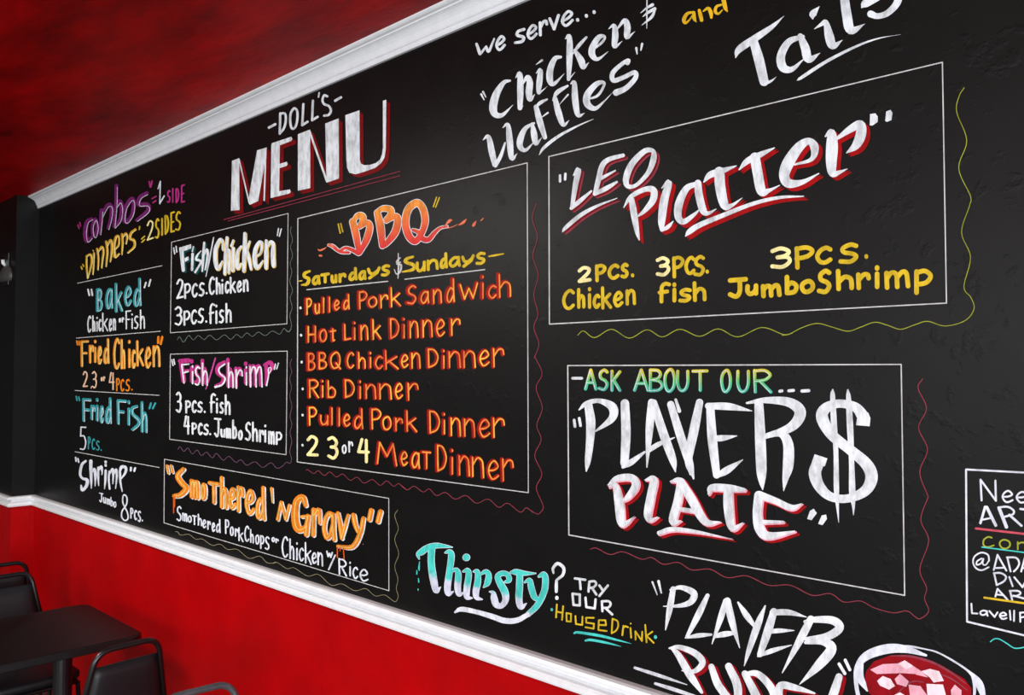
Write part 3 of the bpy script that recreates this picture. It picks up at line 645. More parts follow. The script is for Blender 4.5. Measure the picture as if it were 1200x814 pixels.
q.c((978, 548, 18), (930, 565, 26), (920, 590, 26), (985, 615, 28), (975, 650, 26), (895, 668, 12)); q.at(480, 220, 6.787).w('u50,130,580,672 n136,234,562,660 d238,306,512,646 a312,410,540,636 y412,520,530,634 s525,610,506,614', 24); q.c((632, 545, 12), (690, 535, 16), (750, 524, 8))
h = lay('item_line', q, 'yellow', b, layer=0, label='yellow day names')
q = Ink(340, 220, 6.787); q.l(8, (135, 810), (780, 743)); q.l(8, (915, 727), (1550, 650)); q.c((862, 520, 6), (864, 620, 12), (860, 720, 6)); q.c((878, 556, 8), (850, 585, 12), (862, 610, 14), (885, 615, 16), (878, 665, 14), (848, 685, 9), (830, 648, 6)); q.c((850, 608, 9), (868, 600, 12), (880, 590, 8)); lay('underline', q, 'line', b, layer=1)

def dinner(text, inks, dots):
    k = Ink()
    for (ox, oy, sc, spec, wd) in inks: k.at(ox, oy, sc).w(spec, wd)
    h = lay('item_line', k, 'vermilion', b, layer=0, dx=-.5, add=.35, label=text)
    lay('highlight', k, None, b, h, 1, dx=.85, dy=.1, setw=1.75, fn=lambda x, y: mixc((240, 186, 66), (226, 116, 56), .5 + .5 * math.sin(x * .11 + y * .05) * math.sin(x * .031)), label='yellow orange highlight strokes')
    d = Ink()
    for ox, oy, sc, x, y in dots: d.at(ox, oy, sc).dot(17, (x, y))
    lay('bullet', d, 'white', b, label='white dot')
M_, N_, O_, P_ = (345, 325, 6.51), (470, 310, 5.812), (345, 440, 6.786), (470, 440, 4.788)
dinner('red and yellow line reading Pulled Pork Sandwich', [(*M_, 'P80,138,150,290 u145,198,192,284 l202,238,145,278 l250,280,140,274 e290,350,162,256 d362,426,120,252 P482,560,95,248 o553,635,138,236 r645,720,122,240 k724,818,62,232', 23), (*N_, 'S30,112,130,280 a122,198,170,274 n206,284,158,274 d298,372,86,266 w388,530,115,246 i536,574,64,240 c582,656,130,238 h654,758,48,232', 25)], [(*M_, 48, 232)])
dinner('red and yellow line reading Hot Link Dinner', [(*M_, 'H92,168,362,502 o182,252,388,498 t262,322,380,494 L370,438,345,484 i440,474,330,482 n495,568,355,484 k586,668,308,480 D720,804,302,474 i814,854,300,470', 22), (*N_, 'n48,124,375,506 n136,220,368,502 e230,304,362,494 r330,410,358,490', 22)], [(*M_, 52, 440)])
dinner('red and yellow line reading BBQ Chicken Dinner', [(*M_, 'B94,164,568,716 B176,252,562,706 Q264,360,560,708 C390,460,562,700 h476,550,560,702 i558,598,560,698 c606,680,590,704 k682,800,545,708 e804,874,578,694', 23), (*N_, 'n60,138,592,714 D172,260,562,710 i268,310,570,714 n314,412,582,710 n414,514,578,710 e524,608,572,696 r616,708,560,706', 23)], [(*M_, 57, 645)])
dinner('red and yellow line reading Rib Dinner', [(*O_, 'R105,200,22,184 i200,244,26,180 b254,334,30,184 D390,484,22,184 i500,542,30,190 n555,656,60,192 n664,780,56,196 e790,868,50,190 r890,992,50,206', 24)], [(*O_, 67, 105)])
dinner('red and yellow line reading Pulled Pork Dinner', [(*O_, 'P104,184,240,406 u196,274,304,400 l276,316,244,400 l336,372,246,408 e380,450,294,410 d464,552,250,430 P602,696,254,436 o690,776,314,440 r792,868,328,450 k880,982,270,454', 24), (*P_, 'D150,222,190,332 i226,256,202,334 n270,340,230,346 n345,420,236,350 e430,504,236,350 r508,586,230,356', 18)], [(*O_, 67, 313)])
dinner('red and yellow line ending in Meat Dinner', [(*O_, 'M646,822,520,722 e836,906,592,722', 24), (*P_, 'a52,110,422,526 T110,172,418,530 D194,260,382,546 i268,304,404,560 n316,390,442,568 n390,470,450,578 e480,554,466,588 r560,636,460,602', 18)], [(*O_, 67, 552)])
q = Ink(345, 440, 6.786).w('298,195,470,645 3262,352,478,668 4500,602,494,696', 24); lay('item_line', q, 'cream', b, label='cream figures 2 3 4')
q = Ink(345, 440, 6.786).w('o378,418,546,622 r430,470,520,614', 13); lay('item_line', q, 'white', b, label='small white word or')
q = Ink(600, 180, 3.39).c((98, 198), (82, 258), (102, 330), (84, 408), (105, 480), (88, 560), (104, 635), (88, 690), (108, 755), (89.5, 812), w=2.61)
q.at(610, 400, 3.876).c((65, 66), (99, 145), (72, 210), (100, 300), (75, 380), (95, 445), (66, 518), (98, 600), (73, 665), (104, 745), (92, 775), (75, 782), (30, 755), w=3.08)
q.at(470, 440, 4.788).c((742, 768), (705, 740), (670, 765), (600, 715), (550, 738), (490, 692), (425, 715), (365, 672), (305, 692), (250, 655), (200, 672), (160, 635), (125, 652), (75, 620), (35, 640), (-10, 605), w=3.67)
q.at(350, 540, 9.23).c((1170, 310), (1085, 245), (1030, 272), (955, 215), (885, 262), (800, 200), (710, 238), (635, 175), (560, 208), (480, 140), (410, 172), (340, 118), (280, 155), (215, 105), (165, 135), (100, 92), (85, 100), w=5.93); lay('wavy_line', q, 'rose', b)

# ---- chicken and waffles slogan ---------------------------------------------------------
b = block('painted_slogan', 575, 195, 'white slanting Chicken and Waffles lettering under We serve, near the top of the wall', 'painted slogan')
k = Ink(540, 0, 4.072)
k.c((235, 385, 14), (205, 395, 24), (170, 450, 38), (155, 510, 42), (165, 545, 34), (200, 548, 22), (250, 500, 4)); k.c((262, 372, 6), (282, 352, 26), (285, 430, 34), (283, 515, 26)); k.c((282, 522, 10), (298, 505, 6)); k.c((290, 410, 8), (318, 368, 24), (330, 395, 34), (326, 440, 36), (332, 475, 26), (354, 450, 4)); k.c((360, 308, 6), (388, 288, 14)); k.c((360, 350, 6), (380, 335, 24), (376, 390, 32), (372, 440, 22), (385, 436, 12), (414, 412, 3))
k.c((478, 272, 16), (450, 280, 26), (428, 330, 34), (426, 382, 34), (445, 400, 22), (496, 350, 4)); k.c((500, 185, 8), (518, 175, 26), (520, 260, 34), (515, 378, 20)); k.c((515, 380, 12), (545, 345, 5)); k.c((600, 178, 14), (562, 220, 20), (535, 258, 8)); k.c((545, 240, 18), (575, 290, 36), (586, 322, 24), (612, 298, 4))
k.c((628, 240, 10), (675, 202, 16), (688, 175, 14), (660, 178, 28), (630, 225, 34), (628, 262, 34), (655, 282, 20), (704, 246, 4)); k.c((706, 138, 6), (732, 122, 22), (738, 170, 34), (735, 222, 24), (772, 196, 3)); k.c((742, 145, 8), (782, 98, 24), (796, 130, 34), (794, 178, 26), (832, 150, 3))
k.c((106, 668, 6), (132, 652, 24), (148, 720, 34), (162, 785, 26)); k.c((166, 790, 22), (192, 742, 20), (212, 682, 12)); k.c((200, 610, 6), (225, 595, 22), (234, 670, 34), (244, 755, 26), (270, 732, 4))
k.c((350, 588, 14), (310, 612, 24), (286, 660, 34), (284, 700, 30), (310, 716, 20), (348, 680, 6)); k.c((342, 590, 16), (350, 640, 34), (360, 685, 24), (388, 655, 3)); k.c((360, 510, 26), (378, 580, 34), (402, 655, 24)); k.c((350, 522, 6), (378, 492, 20), (412, 474, 12)); k.c((372, 570, 5), (416, 538, 12))
k.c((450, 470, 26), (468, 540, 34), (490, 595, 24), (518, 574, 3)); k.c((438, 480, 6), (462, 440, 24), (510, 410, 14)); k.c((470, 500, 5), (512, 452, 12)); k.c((525, 400, 8), (542, 395, 24), (546, 470, 34), (560, 548, 26), (592, 540, 3)); k.c((598, 475, 10), (655, 455, 16), (686, 398, 16), (650, 400, 28), (606, 450, 36), (604, 495, 36), (640, 518, 24), (680, 488, 12), (728, 438, 3))
k.c((796, 300, 26), (800, 288, 22), (770, 305, 22), (726, 348, 26), (730, 384, 26), (780, 368, 24), (830, 345, 24), (834, 372, 26), (790, 420, 28), (742, 442, 34))
lay('slogan_line', k, 'white', b, add=-.4)
q = Ink(540, 0, 4.072); q.c((76, 210, 12), (90, 250, 16), (95, 256, 12), (122, 222, 10)); q.c((122, 222, 10), (134, 245, 14), (160, 185, 8)); q.w('e165,216,165,245 e314,368,112,192 e478,540,45,130', 13); q.w('r372,418,92,172 v418,474,70,150', 14)
q.c((302, 140, 14), (275, 150, 14), (270, 168, 15), (300, 178, 15), (292, 198, 15), (260, 204, 12)); q.dot(15, (558, 95), (600, 76), (637, 58)); q.c((98, 450, 10), (112, 476, 5)); q.c((107, 438, 10), (120, 463, 5)); q.c((838, 230, 12), (842, 258, 5)); q.c((866, 210, 12), (860, 240, 6))
q.c((375, 738, 3), (400, 702, 15), (470, 648, 14), (560, 600, 8), (634, 568, 2)); q.at(700, 0, 7.4).c((432, -60, 8), (431, 120, 12), (430, 248, 4)); q.c((378, 112, 6), (430, 70, 18), (480, 42, 28)); q.c((395, 145, 5), (440, 110, 24), (500, 76, 28)); q.c((500, 90, 16), (470, 150, 26), (388, 218, 5))
lay('slogan_line', q, 'white', b)
b = block('painted_slogan', 815, 30, 'small yellow word and at the top of the wall before the big white Tails', 'painted slogan')
k = Ink(700, 0, 7.4)
k.c((835, 105, 18), (780, 120, 28), (752, 170, 34), (765, 200, 24), (800, 172, 14), (835, 120, 10)); k.c((838, 110, 28), (842, 160, 32), (858, 190, 8)); k.c((885, 90, 26), (895, 130, 34), (905, 175, 30)); k.c((920, 98, 12), (962, 72, 28), (985, 110, 34), (990, 152, 22)); k.c((1075, 42, 18), (1035, 58, 24), (1024, 100, 28), (1050, 120, 20), (1085, 88, 10)); k.c((1085, -60, 36), (1100, 20, 38), (1112, 70, 34), (1128, 100, 10))
lay('slogan_line', k, None, b, fn=lambda x, y: mixc((214, 178, 34), (232, 176, 30), math.sin(x * .4) * .5 + .5))
b = block('painted_slogan', 900, 95, 'large white underlined word Tails cut by the top edge of the photo', 'painted slogan')
k = Ink(780, 0, 4)
k.c((328, 272, 6), (345, 232, 34), (420, 180, 36), (500, 125, 24), (556, 75, 3)); k.c((412, 190, 42), (438, 280, 50), (462, 382, 46)); k.c((462, 392, 20), (495, 380, 14), (520, 360, 3)); k.c((645, 172, 20), (580, 195, 34), (542, 260, 42), (550, 315, 44), (592, 325, 28), (645, 280, 8)); k.c((632, 170, 30), (655, 225, 44), (672, 278, 40), (726, 248, 3))
k.c((690, 88, 10), (692, 65, 36), (722, 30, 4)); k.c((698, 136, 6), (735, 112, 22), (752, 105, 26), (768, 170, 46), (785, 215, 38), (830, 188, 3)); k.c((835, -40, 42), (850, 70, 48), (870, 142, 44), (935, 112, 3)); k.c((920, 35, 10), (936, 18, 40), (990, -18, 50)); k.c((1098, -30, 44), (1082, 20, 36), (1040, 62, 32), (995, 76, 30), (962, 66, 36))
k.c((615, 378, 3), (640, 362, 18), (760, 285, 18), (900, 215, 14), (1000, 180, 9), (1102, 162, 2)); lay('slogan_line', k, 'white', b, add=-.4)

# ---- platter panel -------------------------------------------------------------------------
b = block('painted_sign', 645, 380, 'framed platter panel at upper right with red shadowed white heading and yellow piece counts')
frame(b, [(643.4, 183.4), (1104.5, 73), (1109.3, 355), (644, 379.6)], 1.35)
k = Ink(630, 130, 5.087)
k.c((215, 385, 6), (245, 350, 32), (228, 440, 32), (208, 568, 22)); k.c((203, 580, 20), (250, 540, 26), (322, 478, 12)); k.c((512, 265, 22), (430, 288, 28), (388, 325, 32), (365, 410, 32), (345, 492, 26)); k.c((380, 402, 22), (465, 356, 10)); k.c((342, 495, 22), (410, 462, 28), (474, 424, 14))
k.c((690, 240, 26), (640, 240, 32), (565, 315, 38), (530, 400, 38), (540, 448, 28), (590, 442, 22), (660, 370, 28), (692, 290, 36), (690, 240, 26)); k.c((150, 722, 4), (170, 695, 22), (260, 620, 24), (360, 565, 16), (476, 520, 4))
h = lay('heading', k, 'white', b, layer=2); lay('drop_shadow', k, 'rose', b, h, 0, dx=3.4, dy=3.0, label='dull red shadow'); lay('drop_shadow', k, 'darkred', b, h, 1, dx=1.9, dy=1.7, label='dull red shadow')
k = Ink(630, 130, 5.087)
k.c((516, 575, 6), (558, 512, 26), (640, 468, 30), (692, 472, 40), (690, 530, 40), (640, 595, 26), (590, 635, 6)); k.c((562, 530, 34), (578, 620, 40), (595, 720, 26), (608, 768, 8)); k.c((742, 460, 6), (785, 425, 34), (757, 530, 50), (742, 650, 44), (742, 705, 24)); k.c((742, 712, 16), (780, 690, 24), (810, 658, 6))
k.c((950, 435, 28), (890, 462, 38), (846, 550, 48), (840, 630, 42), (872, 660, 34), (930, 622, 22), (965, 590, 8)); k.c((958, 430, 40), (964, 500, 46), (988, 590, 44), (1018, 610, 24), (1066, 585, 5))
k.at(820, 120, 4.8)
k.c((25, 448, 8), (60, 408, 36), (120, 388, 34), (208, 357, 6)); k.c((112, 390, 56), (118, 480, 58), (142, 578, 48), (180, 580, 22), (240, 538, 4)); k.c((224, 378, 8), (270, 330, 34), (340, 295, 32), (422, 256, 6)); k.c((312, 310, 56), (328, 400, 56), (350, 500, 52), (392, 495, 22), (452, 466, 4))
k.c((535, 350, 10), (630, 320, 24), (648, 255, 48), (615, 218, 38), (560, 252, 54), (500, 340, 66), (477, 410, 58), (502, 455, 52), (580, 448, 28), (672, 400, 6)); k.c((708, 192, 8), (742, 168, 40), (746, 240, 66), (742, 340, 60), (750, 400, 42), (790, 392, 20), (832, 374, 4)); k.c((772, 205, 16), (850, 150, 40), (905, 125, 50), (908, 180, 58), (880, 242, 46), (828, 284, 6))
k.c((-78, 752, 6), (-55, 726, 30), (0, 690, 30), (120, 640, 26), (300, 570, 22), (450, 535, 18), (586, 528, 6))
h = lay('heading', k, 'white', b, layer=2); lay('drop_shadow', k, 'red', b, h, 0, dx=4.4, dy=3.8, label='bright red shadow'); lay('drop_shadow', k, 'red', b, h, 1, dx=2.4, dy=2.1, label='bright red shadow')
q = Ink(630, 130, 5.087).l(15, (136, 385), (136, 420)).l(15, (168, 375), (166, 408)); q.at(820, 120, 4.8).p((960, 66), (990, 62), (1003, 80), (1003, 110), (975, 130), (958, 130)); q.p((1050, 52), (1075, 42), (1086, 60), (1080, 100), (1055, 110), (1045, 105)); lay('heading', q, 'white', b, layer=2, label='white quote marks')
q = Ink(640, 270, 5.714).w('2212,306,235,350 3735,832,170,310', 24); q.at(830, 260, 3.636).w('3265,356,102,202', 17); lay('item_line', q, 'cream', b, label='cream piece counts')
q = Ink(640, 270, 5.714).w('P328,406,222,345 C412,494,220,332 S498,556,214,324', 24).dot(22, (580, 300)).w('C108,194,390,534 h208,266,382,524 i280,304,376,524 c312,366,422,524 k368,444,370,528 e448,520,402,514 n532,604,390,502', 22); lay('item_line', q, 'yellow', b)
q = Ink(640, 270, 5.714).w('P845,928,168,320 C926,1002,168,300 S985,1068,162,312', 24).dot(22, (1080, 275)).w('f748,838,342,488 i844,876,345,482 s886,980,382,484 h982,1078,335,478', 26); lay('item_line', q, 'yellow', b)
q = Ink(830, 260, 3.636).w('P368,454,98,202 C456,530,100,184 S555,644,86,182', 19).dot(16, (674, 147)).w('J84,170,235,328 u158,214,262,316 m224,314,260,324 b326,386,222,312 o390,456,242,308 S463,528,198,310 h544,624,196,294 r630,694,212,290 i704,736,182,286 m750,862,202,288 p878,958,198,310', 20); lay('item_line', q, 'yellow', b)
q = Ink(670, 370, 4.8).c((35, 108), (68, 85), (130, 122), (225, 75), (325, 125), (425, 78), (510, 118), (610, 75), (720, 115), (825, 73), (935, 118), (1070, 65), (1190, 104), (1240, 98), w=4.45)
q.at(830, 260, 3.636).c((315, 482), (345, 478), (400, 450), (465, 432), (530, 448), (595, 465), (650, 448), (710, 427), (765, 440), (820, 457), (880, 438), (935, 423), (1010, 443), (1095, 420), (1133, 370), (1120, 322), (1090, 275), (1118, 150), (1080, 45), (1114, -69), w=3.44)
q.at(1080, 90, 5.0875).c((288, 764), (292, 710), (222, 545), (270, 380), (210, 210), (225, 115), (255, 65), w=4.74); lay('wavy_line', q, 'lime', b)

# ---- plate panel ---------------------------------------------------------------------------
b = block('painted_sign', 668, 627, 'framed plate panel at right with rough white brush letters and a tall dollar sign')
frame(b, [(665.5, 428.2), (1056.2, 426.8), (1060.3, 697.2), (666.8, 626.5)], 1.4)
k = Ink(660, 420, 4).w('A98,162,46,150 S162,216,46,154 K222,274,52,156 A328,406,46,156 B402,472,46,158 O470,530,44,160 U530,592,52,156 T602,682,50,156 O736,792,48,162 U812,876,52,160 R890,982,48,164', 15)
def askc(px, py):
    t = ((py - 438) / (px + 409) + .0045) / .022; return mixc(mixc((222, 196, 60), (66, 186, 84), min(1, t * 1.6)), (70, 178, 160), t * 1.4 - .4)
h = lay('subheading', k, None, b, fn=askc, label='yellow to green letters')
lay('highlight', k, 'lavender', b, h, 1, dx=-.9, dy=.2, setw=.7, label='thin pale edge strokes')
q = Ink(660, 420, 4).l(13, (45, 92), (88, 92)).l(14, (1016, 153), (1026, 151)).l(14, (1058, 151), (1080, 149)).l(15, (1120, 152), (1152, 150)).l(13, (52, 288), (56, 318)).l(13, (76, 280), (82, 314)); lay('subheading', q, 'white', b)
k = Ink(660, 420, 4)
k.c((118, 215, 38), (130, 300, 44), (125, 400, 36), (116, 480, 28), (109, 528, 5)); k.c((75, 240, 6), (110, 210, 22), (170, 198, 22), (232, 228, 42), (228, 282, 34), (150, 342, 6)); k.c((290, 210, 40), (295, 350, 44), (288, 490, 38)); k.c((280, 508, 14), (320, 485, 28), (382, 438, 10)); k.c((415, 205, 34), (405, 330, 36), (393, 508, 6)); k.c((425, 208, 34), (470, 350, 42), (513, 470, 36), (527, 530, 5)); k.c((398, 432, 22), (450, 400, 22), (522, 370, 5))
k.c((505, 215, 34), (550, 360, 40), (590, 480, 38), (612, 562, 8)); k.c((640, 205, 34), (615, 330, 44), (588, 470, 36), (600, 540, 16)); k.c((528, 192, 12), (545, 245, 18)); k.c((690, 228, 38), (700, 380, 44), (720, 545, 34)); k.c((680, 222, 30), (780, 225, 34), (885, 245, 4)); k.c((712, 374, 26), (750, 372, 28), (815, 362, 4)); k.c((718, 552, 18), (770, 522, 34), (842, 474, 4))
k.c((918, 215, 42), (925, 380, 50), (930, 520, 48), (932, 575, 30), (936, 614, 4)); k.c((862, 208, 10), (950, 195, 28), (1060, 205, 44), (1112, 252, 54), (1070, 320, 44), (945, 368, 18)); k.c((950, 362, 22), (1020, 350, 36), (1055, 400, 48), (1055, 500, 50), (1042, 565, 28), (1034, 620, 3))
k.at(930, 440, 4.5235)
k.p((332, 262), (404, 268), (408, 225), (396, 195), (340, 205)).p((112, 416), (180, 438), (166, 480), (90, 480)); k.c((372, 234, 60), (366, 212, 62), (325, 165, 50), (240, 148, 44), (172, 172, 56), (152, 222, 64), (200, 310, 56), (300, 392, 54), (388, 470, 62), (414, 540, 66), (380, 610, 56), (290, 650, 44), (200, 642, 46), (140, 590, 56), (114, 520, 66), (128, 468, 62)); k.c((208, 74, 8), (208, 110, 26), (215, 260, 32), (225, 400, 26), (228, 600, 28), (234, 700, 14), (240, 778, 2)); k.c((288, 75, 8), (292, 120, 26), (300, 270, 34), (308, 450, 28), (312, 620, 34), (318, 690, 16), (318, 738, 3))
lay('heading', k, 'white', b, layer=0)
k = Ink(690, 540, 3.871)
k.c((92, 120, 6), (120, 108, 28), (138, 190, 44), (148, 275, 40), (170, 280, 24), (208, 250, 4)); k.c((88, 108, 8), (130, 78, 30), (195, 75, 36), (213, 110, 38), (180, 160, 28), (145, 188, 6)); k.c((256, 85, 8), (295, 82, 36), (284, 150, 40), (268, 240, 38), (282, 266, 24), (316, 252, 5)); k.c((372, 92, 10), (415, 92, 36), (404, 180, 40), (382, 272, 38), (420, 270, 6)); k.c((418, 90, 34), (465, 170, 44), (528, 272, 36), (598, 275, 6)); k.c((408, 215, 20), (480, 226, 22))
k.c((545, 148, 14), (560, 120, 34), (640, 122, 36), (706, 130, 20)); k.c((632, 130, 44), (635, 220, 46), (652, 302, 34), (702, 278, 4)); k.c((968, 192, 6), (920, 210, 30), (850, 180, 32), (775, 152, 38)); k.c((772, 155, 44), (765, 240, 44), (778, 310, 48), (820, 338, 38), (935, 318, 10)); k.c((785, 275, 22), (882, 275, 14)); k.c((320, 325, 22), (380, 308, 24), (480, 318, 18), (570, 335, 10), (652, 352, 2))
h = lay('heading', k, 'white', b, layer=2, add=-.5); lay('drop_shadow', k, 'red', b, h, 0, dx=4.6, dy=3.8, label='red shadow'); lay('drop_shadow', k, 'red', b, h, 1, dx=2.8, dy=2.2, label='red shadow'); lay('drop_shadow', k, 'pink', b, h, 1, dx=1.2, dy=1.2, label='pinkish inner shadow')
q = Ink(690, 540, 3.871).p((1005, 225), (1022, 216), (1036, 236), (1012, 268), (992, 262)).p((1058, 246), (1078, 242), (1082, 262), (1062, 290), (1042, 284)); lay('heading', q, 'white', b, layer=2, label='white quote marks')
q = Ink(660, 600, 2.553).c((82, 110), (100, 107), (140, 126), (180, 118), (235, 140), (265, 135), (300, 155), (345, 150), (385, 172), (440, 170), (490, 195), (550, 190), (615, 218), (680, 218), (745, 248), (800, 243), (840, 268), (890, 265), (930, 285), (985, 300), (1020, 295), w=2.37)
q.at(1060, 580, 5.0875).c((0, 688), (30, 695), (62, 722), (95, 735), (145, 690), (120, 615), (132, 550), (92, 440), (145, 270), (98, 145), (142, 10), w=4.74); q.at(1060, 440, 5.0875).c((142, 720), (92, 575), (138, 440), (85, 310), (132, 195), (82, 75), (108, 20), w=5.04); lay('wavy_line', q, 'rose', b)

# ---- thirsty lettering -----------------------------------------------------------------------
b = block('painted_slogan', 495, 720, 'teal and white Thirsty lettering with house drink note, above the white rail at centre', 'painted slogan')
k = Ink(470, 620, 6.316)
k.c((135, 218, 6), (125, 185, 22), (150, 168, 42), (200, 135, 40), (260, 120, 36), (330, 125, 20), (380, 132, 3)); k.c((228, 140, 46), (225, 250, 46), (243, 380, 48), (262, 455, 34), (292, 428, 3)); k.c((328, 172, 8), (358, 165, 30), (374, 195, 42), (360, 310, 42), (345, 420, 44), (352, 475, 34), (388, 460, 3)); k.c((372, 315, 12), (408, 297, 24), (425, 335, 40), (420, 430, 42), (432, 480, 30), (464, 468, 3))
k.l(48, (483, 207), (486, 207)); k.c((460, 312, 8), (492, 302, 30), (502, 340, 40), (488, 440, 42), (490, 500, 34), (528, 508, 3)); k.c((538, 312, 8), (565, 312, 30), (570, 380, 42), (555, 460, 42), (562, 505, 30), (602, 518, 3)); k.c((588, 332, 12), (628, 312, 28), (650, 340, 38), (640, 395, 40), (612, 428, 5))
k.c((765, 392, 8), (800, 375, 34), (790, 335, 32), (750, 325, 34), (716, 350, 36), (735, 400, 44), (768, 460, 48), (775, 520, 42), (745, 565, 32), (706, 555, 42), (690, 510, 44), (682, 470, 26), (656, 460, 3)); k.c((815, 318, 14), (850, 315, 38), (920, 325, 28), (998, 325, 3)); k.c((880, 335, 42), (878, 420, 46), (874, 520, 44), (890, 575, 34), (928, 548, 3))
k.c((916, 392, 8), (952, 375, 30), (965, 430, 42), (988, 500, 38), (1020, 512, 22), (1042, 480, 8)); k.c((1022, 348, 14), (1055, 332, 36), (1070, 370, 42), (1060, 460, 42), (1010, 560, 40), (940, 630, 34))
def thir(px, py):
    cx, cy = (px - 470) * 6.316, (py - 620) * 6.316
    if cx > 930: return mixc((72, 204, 194), (205, 215, 232), (cy - 600) / 40)
    t = (cy - (330 + .25 * (cx - 225)) + 6 * math.sin(cx * .6)) / 30; return mixc((72, 204, 194), (208, 212, 230), t)
h = lay('heading', k, None, b, layer=1, fn=thir, label='teal letters turning white below'); lay('outline', k, 'lavender', b, h, 0, add=.55, label='white outline')
q = Ink(470, 620, 6.316).c((940, 630, 34), (860, 672, 40), (770, 675, 42), (680, 645, 40), (560, 610, 34), (450, 590, 36), (402, 612, 14)); lay('underline', q, 'lavender', b, layer=2)
q = Ink(470, 620, 6.316); q.c((138, 238, 5), (134, 285, 12), (136, 305, 4)); q.c((118, 302, 5), (118, 330, 9)); q.c((130, 362, 5), (132, 390, 9)); q.l(6, (127, 440), (127, 450)); lay('paint_drip', q, 'aqua', b)
q = Ink(640, 640, 6.26).c((55, 195, 14), (52, 160, 20), (85, 125, 24), (128, 155, 24), (125, 205, 22), (80, 245, 18)).c((78, 250, 20), (76, 290, 24), (76, 330, 22)).dot(25, (80, 377)); W = 17
q.l(W, (212, 234), (288, 244)).l(W, (248, 240), (254, 312)).l(W, (318, 258), (312, 330)).c((318, 258), (355, 255), (368, 275), (350, 298), (318, 304), w=W).l(W, (338, 305), (370, 352)).l(W, (392, 286), (414, 318)).l(W, (454, 286), (392, 362))
q.l(W, (195, 346), (248, 352), (248, 432), (202, 428), (195, 346)).l(W, (290, 376), (296, 444), (358, 454), (364, 388)).l(W, (410, 402), (414, 474)).c((410, 402), (460, 402), (474, 425), (455, 448), (416, 450), w=W).l(W, (440, 455), (486, 498)); lay('subheading', q, 'white', b)
q = Ink(640, 640, 6.26); W = 12
q.l(W, (80, 425), (74, 520)).l(W, (126, 438), (118, 538)).l(W, (80, 478), (120, 486)).l(W, (150, 488), (184, 494), (182, 550), (152, 548), (150, 488)).l(W, (216, 510), (220, 568), (266, 575), (268, 515)).l(W, (350, 523), (294, 522), (296, 558), (352, 566), (350, 602), (290, 592)).l(W, (388, 575), (440, 577), (436, 541), (388, 540), (385, 612), (445, 620))
q.l(W, (488, 530), (482, 636)).c((488, 530), (522, 545), (530, 580), (515, 615), (482, 636), w=W).l(W, (568, 582), (560, 650)).c((566, 600), (580, 585), (602, 592), w=W).dot(10, (622, 565)).l(W, (620, 598), (625, 668)).l(W, (658, 682), (656, 622), (704, 692), (706, 625)).l(W, (728, 575), (738, 702)).l(W, (780, 625), (738, 655), (790, 706)); lay('item_line', q, 'yellow', b)
q = Ink(640, 640, 6.26).dot(18, (43, 463)).dot(22, (803, 664)).c((208, 635, 14), (240, 630, 18), (400, 655, 20), (520, 685, 14), (626, 712, 2)).c((290, 690, 14), (330, 685, 18), (440, 705, 16), (552, 733, 2)); lay('underline', q, 'aqua', b)

# ---- player punch lettering and painted bowl ----------------------------------------------------
b = block('painted_slogan', 800, 800, 'slanting white brush lettering above red shadowed word, at lower right beside the painted bowl', 'painted slogan')
k = Ink(740, 670, 4.444)
k.c((218, 88, 28), (200, 190, 32), (178, 300, 6)); k.c((202, 92, 8), (260, 80, 24), (325, 110, 36), (310, 155, 32), (250, 175, 20), (166, 178, 4)); k.c((397, 122, 22), (350, 220, 34), (290, 336, 18)); k.c((282, 342, 8), (350, 330, 24), (416, 325, 12)); k.c((492, 150, 28), (465, 240, 32), (420, 374, 4)); k.c((500, 150, 36), (525, 260, 36), (564, 394, 4)); k.c((438, 332, 22), (490, 322, 30), (545, 316, 14)); k.c((556, 158, 10), (600, 225, 32), (645, 285, 16)); k.c((697, 176, 8), (660, 270, 36), (615, 400, 28), (588, 488, 4))
k.c((742, 205, 36), (710, 310, 44), (670, 428, 30)); k.c((735, 210, 30), (820, 210, 30), (912, 234, 4)); k.c((715, 310, 20), (770, 305, 24), (848, 304, 4)); k.c((660, 438, 10), (730, 410, 26), (834, 380, 4)); k.c((935, 245, 38), (880, 350, 40), (786, 524, 5)); k.c((905, 258, 18), (960, 247, 32), (1050, 252, 42), (1085, 290, 44), (1020, 335, 40), (908, 348, 18)); k.c((908, 366, 18), (1000, 362, 38), (1042, 400, 54), (980, 480, 50), (876, 584, 4))
lay('slogan_line', k, 'white', b)
q = Ink(740, 670, 4.444).c((110, 52, 10), (135, 118, 5)).c((142, 48, 14), (156, 108, 8)).c((1082, 478, 16), (1112, 528, 16)).c((1114, 458, 16), (1138, 508, 16)); lay('slogan_line', q, 'white', b, label='white quote marks')
q = Ink(740, 670, 4.444).c((18, 498, 14), (150, 540, 18), (290, 586, 4)).c((125, 580, 14), (220, 610, 20), (335, 648, 16)); lay('underline', q, 'ghost', b)
k = Ink(740, 670, 4.444)
k.c((205, 392, 8), (245, 430, 32), (310, 540, 40), (368, 625, 16)); k.c((200, 396, 10), (250, 390, 24), (330, 420, 34), (372, 470, 34), (330, 515, 24), (264, 512, 5)); k.c((418, 492, 32), (450, 580, 40), (500, 650, 40)); k.c((508, 490, 38), (550, 580, 44), (552, 650, 40), (500, 660, 30)); k.c((592, 528, 34), (640, 620, 44), (662, 670, 44)); k.c((590, 530, 20), (660, 530, 34), (728, 600, 40), (752, 672, 36)); k.c((955, 630, 10), (850, 600, 34), (780, 590, 40), (768, 650, 44), (790, 690, 40)); k.c((1082, 545, 38), (1062, 610, 46), (1040, 670, 46))
h = lay('slogan_line', k, 'white', b, layer=2); lay('drop_shadow', k, 'crimson', b, h, 0, dx=4.2, dy=3.0, label='red shadow'); lay('drop_shadow', k, 'crimson', b, h, 1, dx=2.2, dy=1.6, label='red shadow')

